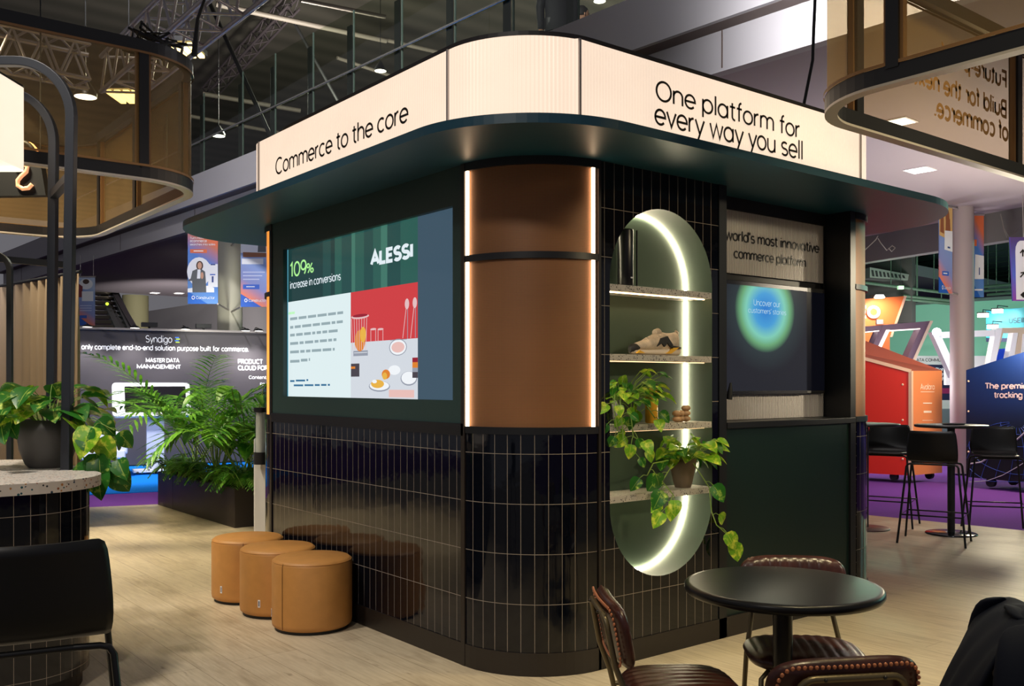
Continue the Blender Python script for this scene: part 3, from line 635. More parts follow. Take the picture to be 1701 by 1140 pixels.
def fac2(y0, y1, z0, z1, x): return MB().add([(x, y0, z0), (x, y1, z0), (x, y1, z1), (x, y0, z1)], [(0, 1, 2, 3)], 0, False, [[(y0, z0), (y1, z0), (y1, z1), (y0, z1)]])
fac2(y0_, yv, z0_ + .02, z1_ - .03, xp).build('display', orb, tv2)
fac2(yv, y1_ - .01, z0_ + .02, z1_ - .03, xp).build('display_margin', mat('dark_screen', (14, 15, 22), .12, emit=.012, ergb=(90, 100, 150)), tv2)
def rtx(s, u0, v0, u1, m, h, bold=0.0):
    a = onR(u0, v0, xp + .002); b = onR(u1, v0, xp + .002); hh = onR(u0, v0 - h, xp).z - a.z
    return text(s, (xp + .002, a.y, a.z), Y, Z, b.y - a.y, m, tv2, height=hh, bold=bold, depth=0)
SWH2 = screen_mat('orb_lettering', (190, 224, 240), .9)
rtx('Uncover our', 1252, 507, 1296, SWH2, 9.5); rtx("customers' stories", 1243, 519, 1306, SWH2, 8.5)
MB().box(-.17, -.162, y0_, yv, z1_ - .03, z1_ - .006).build('bezel', mat('dark_chrome', (70, 70, 74), .25, .8), tv2)
MB().box(-.17, -.162, y0_, yv, z0_ + .0, z0_ + .018).build('bezel', mat('dark_chrome', (70, 70, 74)), tv2)
# ------------------------------------------------------------------ things on the niche shelves
def shelf_pt(u, z, x=-.09): p = onR(u, 500, x); return Vector((x, p.y, z))
p = shelf_pt(1039, 2.049, -.11)
sp = empty('speaker', p, 'tall black cylinder speaker on the top niche shelf', 'speaker')
MB().lathe([(.052, 0), (.052, .012)], 32, p).build('base', BLKM, sp)
MB().lathe([(.043, .012), (.045, .016), (.045, .318), (.043, .325), (.036, .326), (.034, .318)], 32, p).build('body', mat('speaker_black', (15, 15, 16), .3), sp)
MB().box(p.x + .040, p.x + .048, p.y + .042, p.y + .047, p.z + .01, p.z + .32).build('edge_strip', mat('dark_chrome', (0, 0, 0)), sp)
MB().box(p.x + .03, p.x + .0455, p.y - .004, p.y + .012, p.z + .05, p.z + .058).build('badge', WHT, sp)
# sneaker: toe to the left, seen from its side
def sneaker():
    y0, y1 = onR(1047, 585, -.09).y, onR(1126, 585, -.09).y; L = y1 - y0; zb_ = 1.674; cx = -.09
    s = empty('sneaker', (cx, (y0 + y1) / 2, zb_), 'cream running shoe with black side patch on the second shelf', 'shoe')
    def sec(t, w, za, zb2, n=14):
        return [(cx + w * math.cos(2 * PI * k / n), y0 + t * L, zb_ + (za + zb2) / 2 + (zb2 - za) / 2 * math.copysign(abs(math.sin(2 * PI * k / n)) ** .8, math.sin(2 * PI * k / n))) for k in range(n)]
    CR = leather('shoe_cream_leather', (222, 204, 178), .6)
    up = [(.02, .012, .03, .045), (.06, .030, .028, .062), (.16, .040, .026, .075), (.28, .043, .026, .088), (.40, .041, .026, .112), (.52, .038, .026, .132), (.62, .036, .026, .137), (.72, .036, .026, .132), (.84, .036, .026, .134), (.93, .032, .028, .140), (.975, .020, .034, .132)]
    MB().rings([sec(*a) for a in up]).build('upper', CR, s)
    so = [(.0, .012, .012, .034), (.04, .030, .006, .036), (.14, .044, .002, .034), (.3, .047, 0, .034), (.5, .042, 0, .038), (.7, .043, 0, .042), (.88, .043, 0, .046), (.97, .034, .004, .052), (1.0, .02, .014, .048)]
    MB().rings([sec(*a) for a in so]).build('sole', mat('shoe_sole_cream', (226, 210, 186), .7), s)
    m = MB()
    for t0, w0, zA, zB in ((.0, .020, .016, .05), (.05, .036, .018, .062), (.11, .042, .02, .05)): pass
    m.rings([sec(-.01, .010, .014, .046), sec(.02, .026, .010, .060), (sec(.07, .038, .02, .066)), sec(.10, .0405, .03, .05)]).build('toe_cap', mat('shoe_black', (30, 28, 28), .6), s)
    def patch(name, poly, m_, off=.0465):
        MB().add([(cx + off, y0 + a * L, zb_ + b) for a, b in poly] + [(cx + off - .02, y0 + a * L, zb_ + b) for a, b in poly], [tuple(range(len(poly)))] + [(i, (i + 1) % len(poly), len(poly) + (i + 1) % len(poly), len(poly) + i) for i in range(len(poly))]).build(name, m_, s)
    BK = mat('shoe_black', (0, 0, 0))
    patch('side_patch', [(.44, .05), (.52, .098), (.66, .112), (.70, .094), (.78, .062), (.72, .052), (.66, .074), (.6, .05), (.54, .07)], BK, .0435)
    patch('side_patch', [(.72, .05), (.74, .06), (.94, .05), (.95, .042)], BK, .046)
    patch('sole_stripe', [(.62, .012), (.78, .046), (.90, .05), (.86, .04), (.72, .012)], mat('shoe_yellow', (232, 176, 40), .5), .0475)
    patch('sole_stripe', [(.03, .010), (.08, .026), (.18, .012)], mat('shoe_yellow', (0, 0, 0)), .047)
    lc = MB()
    for k in range(5):
        t_ = .30 + .06 * k; z = zb_ + .092 + .0085 * k; lc.tube([(cx + .030, y0 + t_ * L, z - .012), (cx, y0 + (t_ + .02) * L, z + .006), (cx - .03, y0 + t_ * L, z - .012)], .0042, 6)
    lc.build('laces', mat('shoe_lace', (236, 222, 200), .8), s)
    MB().tube([(cx, y0 + .97 * L, zb_ + .10), (cx, y0 + .995 * L, zb_ + .138), (cx, y0 + .95 * L, zb_ + .146)], .008, 6).build('heel_tab', CR, s)
    MB().rings([sec(.50, .02, .11, .150), sec(.56, .024, .11, .158), sec(.6, .02, .11, .15)]).build('tongue', CR, s)
sneaker()
p = shelf_pt(1082, 1.291, -.08)
b = empty('bottle', p, 'yellow bottle with a pale cap on the third niche shelf', 'bottle')
MB().lathe([(.030, 0), (.036, .006), (.036, .16), (.032, .182), (.022, .196), (.022, .2)], 28, p).build('body', mat('yellow_bottle', (226, 170, 42), .35), b)
MB().lathe([(.024, .2), (.024, .226), (.022, .23), (0, .23)], 24, p).build('cap', mat('pale_yellow_cap', (214, 206, 120), .4), b)
WK = leather('striped_stone', (198, 158, 116), .5)
p = shelf_pt(1131, 1.291, -.09)
kn = empty('bead_knot', p, 'small beige puzzle knot of rounded beads beside the yellow bottle', 'ornament')
for dy, zz in ((-.048, .018), (-.048, .050), (0, .018), (0, .050), (.03, .08), (.03, .018), (.03, .05)):
    MB().ball((p.x + (.012 if dy else 0), p.y + dy, p.z + zz), .028, 14, 0, (.9, 1.1, .66)).build('bead', WK, kn)

# ------------------------------------------------------------------ pothos plants
LEAF_DK = leafmat('pothos_leaf', (42, 108, 30), (190, 212, 92), 26, .55)
LEAF_LT = leafmat('pothos_leaf_bright', (112, 170, 28), (222, 228, 84), 26, .48)
STEM = mat('plant_stem', (120, 150, 60), .5)
def leaf(m, base, d, up, size, mi=0, droop=.35, wr=.42):
    d = Vector(d).normalized(); s = d.cross(Vector(up)).normalized(); n = s.cross(d); P = []; U = []
    prof = [0.0, .62, .95, 1.0, .90, .70, .42, 0.03]; NL = len(prof) - 1
    for i, w in enumerate(prof):
        t = i / NL; c = base + d * (t * size) - n * (droop * size * t * t); row = []; ur = []
        back = -.10 * size * (1 if i in (1, 2) else 0)
        for j in (-1, -.5, 0, .5, 1):
            x = j * w * wr * size; row.append(c + s * x + n * (abs(j) * w * size * .13) + d * (back * abs(j))); ur.append((j, t))
        P.append(row); U.append(ur)
    m.grid(P, mi, True, U)
def pothos(name, base, pot, leaves, label, seed, crown=.17, vines=(), lsz=(.08, .13), potmat=None, light=.4, up0=.6, bias=(0, 0, 0), vd=.62):
    rnd = random.Random(seed); r = empty(name, base, label, 'potted plant')
    base = Vector(base)
    MB().lathe([(a, z) for a, z in pot], 36, base).build('pot', potmat, r)
    top = base + Z * (pot[-1][1] - .03 if len(pot) < 6 else max(z for a, z in pot) - .02)
    rr = max(a for a, z in pot)
    MB().lathe([(0, 0), (rr * .86, 0)], 24, top).build('soil', mat('potting_soil', (38, 28, 20), .95), r)
    st = MB(); lf = MB()
    for k in range(leaves):
        a = 2 * PI * (k * .618 + rnd.random() * .1); el = rnd.uniform(.15, 1.25); ln = crown * rnd.uniform(.55, 1.1)
        d = Vector((math.cos(a) * math.cos(el), math.sin(a) * math.cos(el), math.sin(el) * up0 * 1.4)) + Vector(bias) * rnd.uniform(.3, 1.1)
        p0 = top + Vector((math.cos(a), math.sin(a), 0)) * rr * rnd.uniform(.1, .7); p1 = p0 + d * ln; mid = (p0 + p1) / 2 + Z * ln * .22
        st.tube([p0, mid, p1], [.0028, .0024, .002], 5)
        ld = Vector((math.cos(a + rnd.uniform(-.6, .6)), math.sin(a + rnd.uniform(-.6, .6)), rnd.uniform(-.55, .3))) + Vector(bias)
        leaf(lf, p1, ld, Z + Vector((rnd.uniform(-.4, .4), rnd.uniform(-.4, .4), 0)), rnd.uniform(*lsz), 1 if rnd.random() < light else 0)
    for pts in vines:
        pts = [Vector(q) for q in pts]; fine = []
        for i in range(len(pts) - 1):
            for s_ in range(4): fine.append(pts[i].lerp(pts[i + 1], s_ / 4))
        fine.append(pts[-1]); st.tube(fine, .0034, 5)
        for i, q in enumerate(fine[2:], 2):
            if rnd.random() < vd or i == len(fine) - 1:
                t = (fine[i] - fine[i - 1]).normalized(); sd = Vector((rnd.uniform(-1, 1), rnd.uniform(-1, 1), rnd.uniform(-.9, .1)))
                sd = (sd + RT * rnd.choice((-.8, .8)) - FW * .3).normalized()
                p1 = q + sd * .05; st.tube([q, (q + p1) / 2 + Z * .01, p1], .0022, 5)
                leaf(lf, p1, sd + Vector((0, 0, -.75)), Z * .5 - FW, rnd.uniform(*lsz), 1 if rnd.random() < light else 0)
    st.build('stems', STEM, r); lf.build('leaves', [LEAF_DK, LEAF_LT], r)
    return r
GP = mat('grey_ceramic', (74, 72, 70), .5)
TP = mat('taupe_ceramic', (104, 88, 72), .5)
pb = onR(1131, 800, -.10); pb = Vector((-.085, pb.y, .908))
q = lambda u, v, x=.05: tuple(onR(u, v, x))
pothos('pothos', pb, [(.046, 0), (.056, .03), (.078, .14), (.080, .168), (.074, .168)], 46, 'bright trailing pothos in a taupe pot on the lowest niche shelf', 4, .135,
       [[q(1118, 770, 0), q(1100, 800), q(1118, 822), q(1108, 846)], [q(1152, 770, 0), q(1178, 810), q(1182, 850), q(1190, 872), q(1210, 890)], [q(1110, 765, 0), q(1085, 770), q(1075, 790)]], (.07, .115), TP, .66, .95, (.75, -.22, 0), .30)
pb = onR(1030, 700, -.09); pb = Vector((-.10, pb.y + .035, 1.291))
pothos('pothos', pb, [(.045, 0), (.055, .02), (.066, .12), (.066, .135), (.060, .135)], 62, 'bushy trailing pothos hanging over the left end of the third niche shelf', 9, .15,
       [[q(1030, 650, -.02), q(1032, 690), q(1036, 730), q(1050, 752)], [q(1050, 640, -.02), q(1048, 690), q(1052, 725), q(1070, 738)], [q(1022, 650, -.02), q(1020, 680, .03), q(1026, 715, .03)], [q(1060, 650, -.02), q(1078, 680, .02), q(1088, 695, .03)]], (.05, .088), GP, .62, .9, (.7, .1, 0), .42)
# ------------------------------------------------------------------ leather stools by the screen wall
TAN = leather('tan_leatherette', (196, 138, 72), .5, .95)
def pouf(x, y, label, rz):
    r = empty('pouf', (0, 0, 0), label, 'stool', 'tan round poufs')
    MB().lathe([(.225, 0), (.225, .018)], 40).build('foot', BLKM, r)
    MB().lathe([(.228, .018), (.243, .03), (.246, .05), (.246, .405), (.240, .425), (.225, .437), (.0, .443)], 48).build('cover', TAN, r)
    MB().tube([(.246, 0, .03), (.2475, 0, .05), (.2475, 0, .405), (.241, 0, .427)], .0022, 5).build('seam', mat('dark_stitch', (120, 78, 30), .7), r)
    MB().tube([(.2415 * math.cos(a), .2415 * math.sin(a), .421) for a in [2 * PI * k / 48 for k in range(48)]], .0028, 5, True).build('piping', TAN, r)
    a = math.radians(-38); c = Vector((.2475 * math.cos(a), .2475 * math.sin(a), .105))
    MB().obox(c, Vector((-math.sin(a), math.cos(a), 0)) * .008, Vector((math.cos(a), math.sin(a), 0)) * .001, Z * .024).build('woven_tag', WHT, r)
    MB().obox(c + Vector((math.cos(a), math.sin(a), 0)) * .001, Vector((-math.sin(a), math.cos(a), 0)) * .003, Vector((math.cos(a), math.sin(a), 0)) * .0006, Z * .017).build('tag_mark', INK, r)
    r.location = (x, y, 0); r.rotation_euler = (0, 0, rz); return r
pouf(-1.77, -.265, 'nearest of the three tan leather poufs by the tiled wall', math.radians(-72))
pouf(-2.27, -.265, 'middle one of the three tan leather poufs', math.radians(-15))
pouf(-2.77, -.265, 'tan leather pouf furthest back, in front of the water cooler', math.radians(-30))

# ------------------------------------------------------------------ counter with terrazzo top on the left
ct = empty('bar_counter', (-2.0, -3.4, 0), 'bar counter with speckled terrazzo top and glazed navy tiles', 'counter')
out = rrect(-2.86, -1.20, -6.0, -1.57, [.2, .42, .42, .2], 14)
MB().prism(out, .998, 1.052).build('counter_top', TERR_W, ct, bevel=.006)
inn = rrect(-2.79, -1.25, -5.95, -1.625, [.2, .37, .37, .2], 18); 
MB().wall(inn + [inn[0]], .08, .998, 0, u0=.02, v0=.895).build('tiled_base', TILE, ct)
MB().prism(rrect(-2.77, -1.27, -5.9, -1.66, .34, 10), 0, .08).build('skirting', BLKM, ct)
pp = flo(70, 778, 1.052); pc = Vector((pp.x - .05, pp.y + .04, 1.052))
qv = lambda u, v, d=5.1: tuple(at(u, v, d))
pothos('pothos', pc, [(.095, 0), (.115, .02), (.145, .10), (.158, .20), (.16, .265), (.153, .265), (.15, .24)], 46, 'large variegated pothos in a round grey pot on the terrazzo counter', 21, .25,
       [[qv(130, 690), qv(150, 715), qv(165, 740), qv(172, 775)], [qv(135, 690), qv(160, 700), qv(190, 715)], [qv(125, 700), qv(140, 765), qv(165, 775), qv(190, 760)], [qv(20, 690), qv(5, 665), qv(3, 700)]], (.11, .185), GP, .3)
# arched steel frames on the counter
def hoop(base, top_z, rad, lean, run, w, name, label, foot=1.052, group='arched steel frames'):
    r = empty(name, base, label, 'frame'); b_ = Vector(base); t = RT
    pts = [b_, b_ + Vector((0, 0, top_z - rad - foot)) + t * lean]
    c = pts[-1] - t * rad
    for k in range(1, 13): a = PI / 2 * k / 12; pts.append(c + t * rad * math.cos(a) + Z * rad * math.sin(a))
    pts.append(pts[-1] - t * run)
    e = pts[-1]; c2 = e - Z * rad
    for k in range(1, 13): a = PI / 2 + PI / 2 * k / 12; pts.append(c2 + t * rad * math.cos(a) + Z * rad * math.sin(a))
    pts.append(Vector((pts[-1].x, pts[-1].y, foot)))
    # square section swept along the hoop
    h = w / 2; rs = []
    for i, p in enumerate(pts):
        a = pts[max(i - 1, 0)]; b = pts[min(i + 1, len(pts) - 1)]; tg = (b - a).normalized(); nn = tg.cross(FW).normalized()
        rs.append([p + nn * h + FW * h, p - nn * h + FW * h, p - nn * h - FW * h, p + nn * h - FW * h])
    m = MB(); vs = [x for q_ in rs for x in q_]; 
    m.add(vs, [(i * 4 + k, i * 4 + (k + 1) % 4, (i + 1) * 4 + (k + 1) % 4, (i + 1) * 4 + k) for i in range(len(rs) - 1) for k in range(4)] + [(0, 1, 2, 3), tuple(range(len(vs) - 4, len(vs)))])
    m.build('hoop', mat('graphite_steel', (30, 34, 42), .42), r, bevel=.004); return r, pts
fA = at(110.5, 781, 5.1); fA = Vector((fA.x, fA.y, 1.052)); fB = at(84.5, 766, 5.62); fB = Vector((fB.x, fB.y, 1.052))
h1, p1 = hoop(fA, 3.25, .30, .028, .9, .049, 'steel_frame', 'nearer of two dark arched steel frames standing on the counter')
h2, p2 = hoop(fB, 3.25, .30, .018, .9, .047, 'steel_frame', 'arched steel frame behind the grey pot, further back on the counter')
MB().bar(Vector((p1[1].x, p1[1].y, 2.635)), Vector((p2[1].x, p2[1].y, 2.635)), .045).build('cross_bar', mat('graphite_steel', (0, 0, 0)), h1)
# lantern hanging from the frame
lc = at(-44, 200, 5.3); lt = empty('lantern', (lc.x, lc.y, 2.72), 'glowing cream lantern hanging in the arched frame above the counter', 'lamp')
zt_, zl = 1.513 + (638 - 130) * 5.3 / 1574, 1.513 + (638 - 272) * 5.3 / 1574
LM = mat('lantern_paper', (255, 244, 228), .5, emit=.92, ergb=(255, 236, 212))
an = math.atan2(RT.y, RT.x)
sq = [(lc.x + math.cos(an) * a - math.sin(an) * b, lc.y + math.sin(an) * a + math.cos(an) * b) for a, b in rrect(-.2, .2, -.2, .2, .055, 5)]
MB().prism(sq, zl, zt_, cap=False, smooth=False).build('lamp_shade', LM, lt)
MB().prism([(lc.x + (x - lc.x) * .97, lc.y + (y - lc.y) * .97) for x, y in sq], zl + .03, zl + .034).build('diffuser', LM, lt)
MB().tube([(lc.x, lc.y, zt_ - .1), (lc.x, lc.y, 3.23)], .006, 6).build('cord', BLKM, lt)
MB().prism([(lc.x + (x - lc.x) * 1.01, lc.y + (y - lc.y) * 1.01) for x, y in sq], zt_ - .004, zt_ + .008).build('top_rim', BLK, lt)

# ------------------------------------------------------------------ bar stools with moulded shell
SHELL = mat('black_moulded_shell', (17, 17, 18), .42, spec=.45)
TUBE = mat('black_tube', (15, 15, 16), .35)
def stool_proto():
    r = empty('bar_stool', (0, 0, 0)); ORG[r.name] = Vector((0, 0, 0)); P = []
    prof = [(.205, .765), (.20, .772), (.14, .775), (.0, .765), (-.10, .765), (-.155, .79), (-.18, .84), (-.19, .92), (-.20, 1.0), (-.212, 1.065)]
    for i, (y, z) in enumerate(prof):
        t = i / (len(prof) - 1); w = [.17, .18, .19, .2, .212, .222, .226, .222, .214, .205][i]; row = []
        for j in range(13):
            s = -1 + j / 6; back = max(0, (t - .45)) * 1.6
            row.append(Vector((w * s, y + back * .06 * s * s, z + .004 * s * s)))
        P.append(row)
    m = MB().grid(P); o = m.build('shell', SHELL, r, sub=1); sd = o.modifiers.new('th', 'SOLIDIFY'); sd.thickness = .011; sd.offset = -1
    for sx in (-1, 1):
        for sy in (-1, 1):
            MB().tube([(sx * .12, sy * .13, .752), (sx * .19, sy * .14, .752), (sx * .214, sy * .142, .745), (sx * .226, sy * .146, .725), (sx * .295, sy * .235, 0)], .0105, 8).build('leg', TUBE, r)
    f = []
    for sx, sy in ((-1, -1), (1, -1), (1, 1), (-1, 1)): f.append(Vector((sx * .268, sy * .201, .27)))
    MB().tube(f, .007, 8, True).build('footrest', TUBE, r)
    for y_ in (-.13, .13): MB().tube([(-.12, y_, .752), (.12, y_, .752)], .0105, 6).build('seat_rail', TUBE, r)
    return r
proto = stool_proto()
fst = at(46, 1000, 2.80); face = math.atan2(FW.y, FW.x) - PI / 2
proto.location = (fst.x, fst.y, 0); proto.rotation_euler = (0, 0, face + .46)
tag(proto, 'black shell bar stool in front of the terrazzo counter, seen from behind', 'bar stool', 'black shell bar stools')
for (u, d, rz, lab) in ((1552, 9.05, face - .55, 'black bar stool in front of the round bar table, its back to us'), (1655, 9.75, face + PI - .30, 'black bar stool at the right of the round bar table, by the navy crate'), (1473, 10.2, face + PI - .55, 'black bar stool beside the kiosk corner, in front of the red crate')):
    s_ = dup(proto, None, rz, lab); w_ = at(u, 800, d); s_.location = (w_.x, w_.y, 0)
def bar_table(u, d, label, base=BLK, rad=.345):
    c = at(u, 800, d); c = Vector((c.x, c.y, 0)); r = empty('bar_table', c, label, 'bar table', 'round black bar tables')
    MB().lathe([(.245, 0), (.245, .008), (.235, .014), (.05, .02)], 40, c).build('base', base, r)
    MB().lathe([(.036, .01), (.036, 1.07)], 20, c).build('column', BLK, r)
    MB().lathe([(rad - .01, 1.074), (rad, 1.08), (rad, 1.096), (rad - .004, 1.1), (0, 1.1)], 48, c).build('table_top', BLK, r)
    return c
cB = bar_table(1580, 9.55, 'tall round black bar table with a disc foot between the stools', mat('polished_black', (24, 26, 30), .14, .5))
tr = empty('tray', cB + Vector((0, .05, 1.1)), 'small flat black tray lying on the tall round bar table', 'tray')
MB().lathe([(.10, 0), (.115, .012), (.111, .012), (.098, .003), (0, .003)], 32, cB + Vector((.0, .05, 1.1))).build('dish', BLK, tr)
bar_table(1437, 9.9, 'tall round bar table half hidden by the kiosk corner, brown foot', mat('brown_foot', (72, 44, 36), .4))

# ------------------------------------------------------------------ café table and leather chairs
tc = at(1300, 975, 3.66); tc = Vector((tc.x, tc.y, 0))
tb = empty('cafe_table', tc, 'round black café table in the foreground with a thick edge and single column', 'table')
TT = mat('black_laminate', (20, 20, 22), .3, spec=.3)
MB().lathe([(.345, .700), (.366, .704), (.374, .716), (.373, .732), (.364, .739), (.350, .740), (0, .740)], 72, tc).build('table_top', TT, tb)
MB().lathe([(.037, .02), (.037, .70)], 24, tc).build('column', TT, tb)
MB().lathe([(.13, .68), (.13, .70)], 24, tc).build('top_plate', BLKM, tb)
MB().lathe([(.23, 0), (.23, .01), (.21, .018), (.06, .03), (.037, .06)], 40, tc).build('foot', BLK, tb)
LEA = leather('oxblood_leather', (70, 33, 26), .3)
LEB = leather('oxblood_leather_dark', (52, 24, 20), .36)
OLV = mat('olive_bronze_tube', (110, 98, 72), .36, .55)
STUD = mat('copper_stud', (196, 124, 86), .35, .15)
def chair_proto():
    r = empty('cafe_chair', (0, 0, 0)); ORG[r.name] = Vector((0, 0, 0))
    # seat cushion: channels run front to back
    def pad(w, h, n=40, ribs=10, depth=.006, pw=3.4):
        pts = []
        for k in range(n):
            a = 2 * PI * k / n; ca, sa = math.cos(a), math.sin(a)
            pts.append((w * math.copysign(abs(ca) ** (2 / pw), ca), h * math.copysign(abs(sa) ** (2 / pw), sa)))
        return pts
    def cushion(w, h, th, ribs, place, back=False, crown=.012, pw=3.4):
        N, M = 61, 17; m = MB()
        for side in (1, -1):
            P = []
            for j in range(M):
                v = -1 + 2 * j / (M - 1); row = []
                for i in range(N):
                    u = -1 + 2 * i / (N - 1)
                    # map square to superellipse
                    k = (abs(u) ** pw + abs(v) ** pw) ** (1 / pw) if (u or v) else 1; mx = max(abs(u), abs(v)) or 1; f = mx / k
                    x, y = u * f, v * f; e = max(abs(u), abs(v)); ed = math.sqrt(max(0, 1 - e ** 6))
                    t = th / 2 * ed + crown * (1 - e * e)
                    rib = (.0065 * (abs(math.sin(PI * (x + 1) / 2 * ribs)) ** .5 - .6) * ed) if (side == 1 or not back) else 0
                    row.append(place(x * w, y * h, side * (t + rib)))
                P.append(row if side == 1 else list(reversed(row)))
            m.grid(P)
        return m
    cushion(.235, .215, .06, 11, lambda x, y, z: Vector((x, y + .02, .420 + z))).build('seat', LEA, r, weld=True)
    bz, bh = .652, .118
    def pb_(x, y, z):
        yy = -.215 - (y / bh) * .022 - .30 * (.05 - x * x) * 1.0; return Vector((x, yy + z, bz + y))
    cushion(.226, bh, .05, 11, pb_, True, .006, 4.2).build('backrest', LEA, r, weld=True)
    st = MB(); loop = rrect(-.205, .205, -(bh - .019), bh - .019, .05, 12); loop.append(loop[0]); acc = 0.0
    for (xa, ya), (xb, yb) in zip(loop, loop[1:]):
        L_ = math.dist((xa, ya), (xb, yb)); q_ = 0.0
        while L_ > 1e-6 and acc + (L_ - q_) >= .0165:
            q_ += .0165 - acc; acc = 0.0; t_ = q_ / L_
            st.ball(pb_(xa + (xb - xa) * t_, ya + (yb - ya) * t_, -.0318), .0064, 8, 0, (1, .7, 1))
        acc += L_ - q_
    o = st.build('studs', STUD, r)
    # tube frame: inverted U behind the back, running down to the floor
    def off(x, y): return pb_(x, y, -.045)
    u = [Vector((-.215, -.225, .0)), Vector((-.20, -.185, .36)), Vector((-.185, -.205, .44)), off(-.165, -.10), off(-.155, .025)]
    top = [off(-.155 + .045 * (1 - math.cos(a)) , .025 + .045 * math.sin(a)) for a in [PI / 2 * k / 5 for k in range(1, 6)]]
    left = u + top; right = [Vector((-p.x, p.y, p.z)) for p in reversed(left)]
    MB().tube(left + right, .0105, 10).build('frame', OLV, r)
    for sx in (-1, 1):
        MB().tube([(sx * .215, .205, 0), (sx * .195, .18, .36), (sx * .16, .15, .388), (sx * .10, .1, .390)], .0105, 8).build('leg', OLV, r)
        MB().ball(off(sx * .085, .070) + Vector((0, -.01, 0)), .006, 8).build('screw', mat('dark_screw', (40, 36, 30), .4), r)
    MB().tube([(-.196, -.185, .383), (-.15, -.05, .385), (-.15, .15, .385), (.15, .15, .385), (.15, -.05, .385), (.196, -.185, .383)], .009, 8).build('seat_rail', OLV, r)
    return r
ch = chair_proto()
def set_chair(o, u, d, rz, lab):
    c = at(u, 900, d); o.location = (c.x, c.y, 0); o.rotation_euler = (0, 0, rz); o['label'] = lab
tag(ch, 'x', 'chair', 'oxblood leather café chairs')
set_chair(ch, 1338, 2.83, face + .15, 'dark red leather chair in front of the café table, studded back towards us')
c2 = dup(ch); set_chair(c2, 1334, 3.86, face + PI - .10, 'dark red leather chair behind the café table, facing us')
c3 = dup(ch); set_chair(c3, 1122, 3.40, face - 1.50, 'dark red leather chair at the left of the café table, seen from the side')
c4 = dup(ch); set_chair(c4, 1556, 3.0, face + 1.25, 'dark red leather chair at the right edge, under a navy jacket')
# jacket over the last chair
jc = empty('jacket', (c4.location.x, c4.location.y, .72), 'navy suit jacket draped over the chair back at the right edge', 'jacket')
NAVY = mat('navy_wool', (15, 21, 38), .8, spec=.2); t = NT(NAVY); n_ = t.noise(t.obj(), 220, 2); t.bump(n_, .1, .002)
M4 = Matrix.Translation(c4.location) @ Matrix.Rotation(c4.rotation_euler.z, 4, 'Z')
def jk(rows, name, m_=NAVY):
    o = MB().grid([[M4 @ Vector(p) for p in r_] for r_ in rows]).build(name, m_, jc, sub=2); sd = o.modifiers.new('th', 'SOLIDIFY'); sd.thickness = .012; return o
def drape(x0, x1, n=9):
    rows = []
    for y, z, wx in ((.0, .40, .17), (-.05, .53, .21), (-.11, .66, .235), (-.165, .76, .235), (-.235, .805, .215), (-.29, .785, .24), (-.315, .70, .27), (-.335, .56, .29), (-.36, .38, .31), (-.375, .22, .32)):
        rows.append([(wx * (-1 + 2 * k / (n - 1)), y + .012 * math.sin(k * 2.3 + z * 9) - .05 * (1 - abs(-1 + 2 * k / (n - 1)) ** 2) * (0.3 if z > .7 else -.2), z + (.018 if 2 < k < 6 and z > .76 else 0)) for k in range(n)])
    return rows
jk(drape(0, 0), 'body')
jk([[(sx, -.315 - .03 * t_, .775 - t_ * .33), (sx + .05 + .05 * t_, -.328 - .03 * t_, .785 - t_ * .33)] for sx in (.03,) for t_ in (0, .35, .7, 1)], 'lapel')
jk([[(-.10, -.20, .81), (-.10, -.30, .80)], [(0, -.195, .83), (0, -.305, .815)], [(.10, -.20, .81), (.10, -.30, .80)]], 'collar')
def sleeve(sx):
    rs = []
    for y, z, x, r_ in ((-.215, .812, sx * .19, .008), (-.20, .805, sx * .20, .035), (-.19, .78, sx * .225, .052), (-.18, .70, sx * .265, .062), (-.17, .56, sx * .285, .06), (-.15, .42, sx * .28, .055), (-.13, .30, sx * .275, .05)):
        rs.append([M4 @ Vector((x + r_ * .6 * math.cos(2 * PI * k / 12), y + r_ * math.sin(2 * PI * k / 12), z)) for k in range(12)])
    MB().rings(rs).build('sleeve', NAVY, jc, sub=1)
sleeve(-1); sleeve(1)
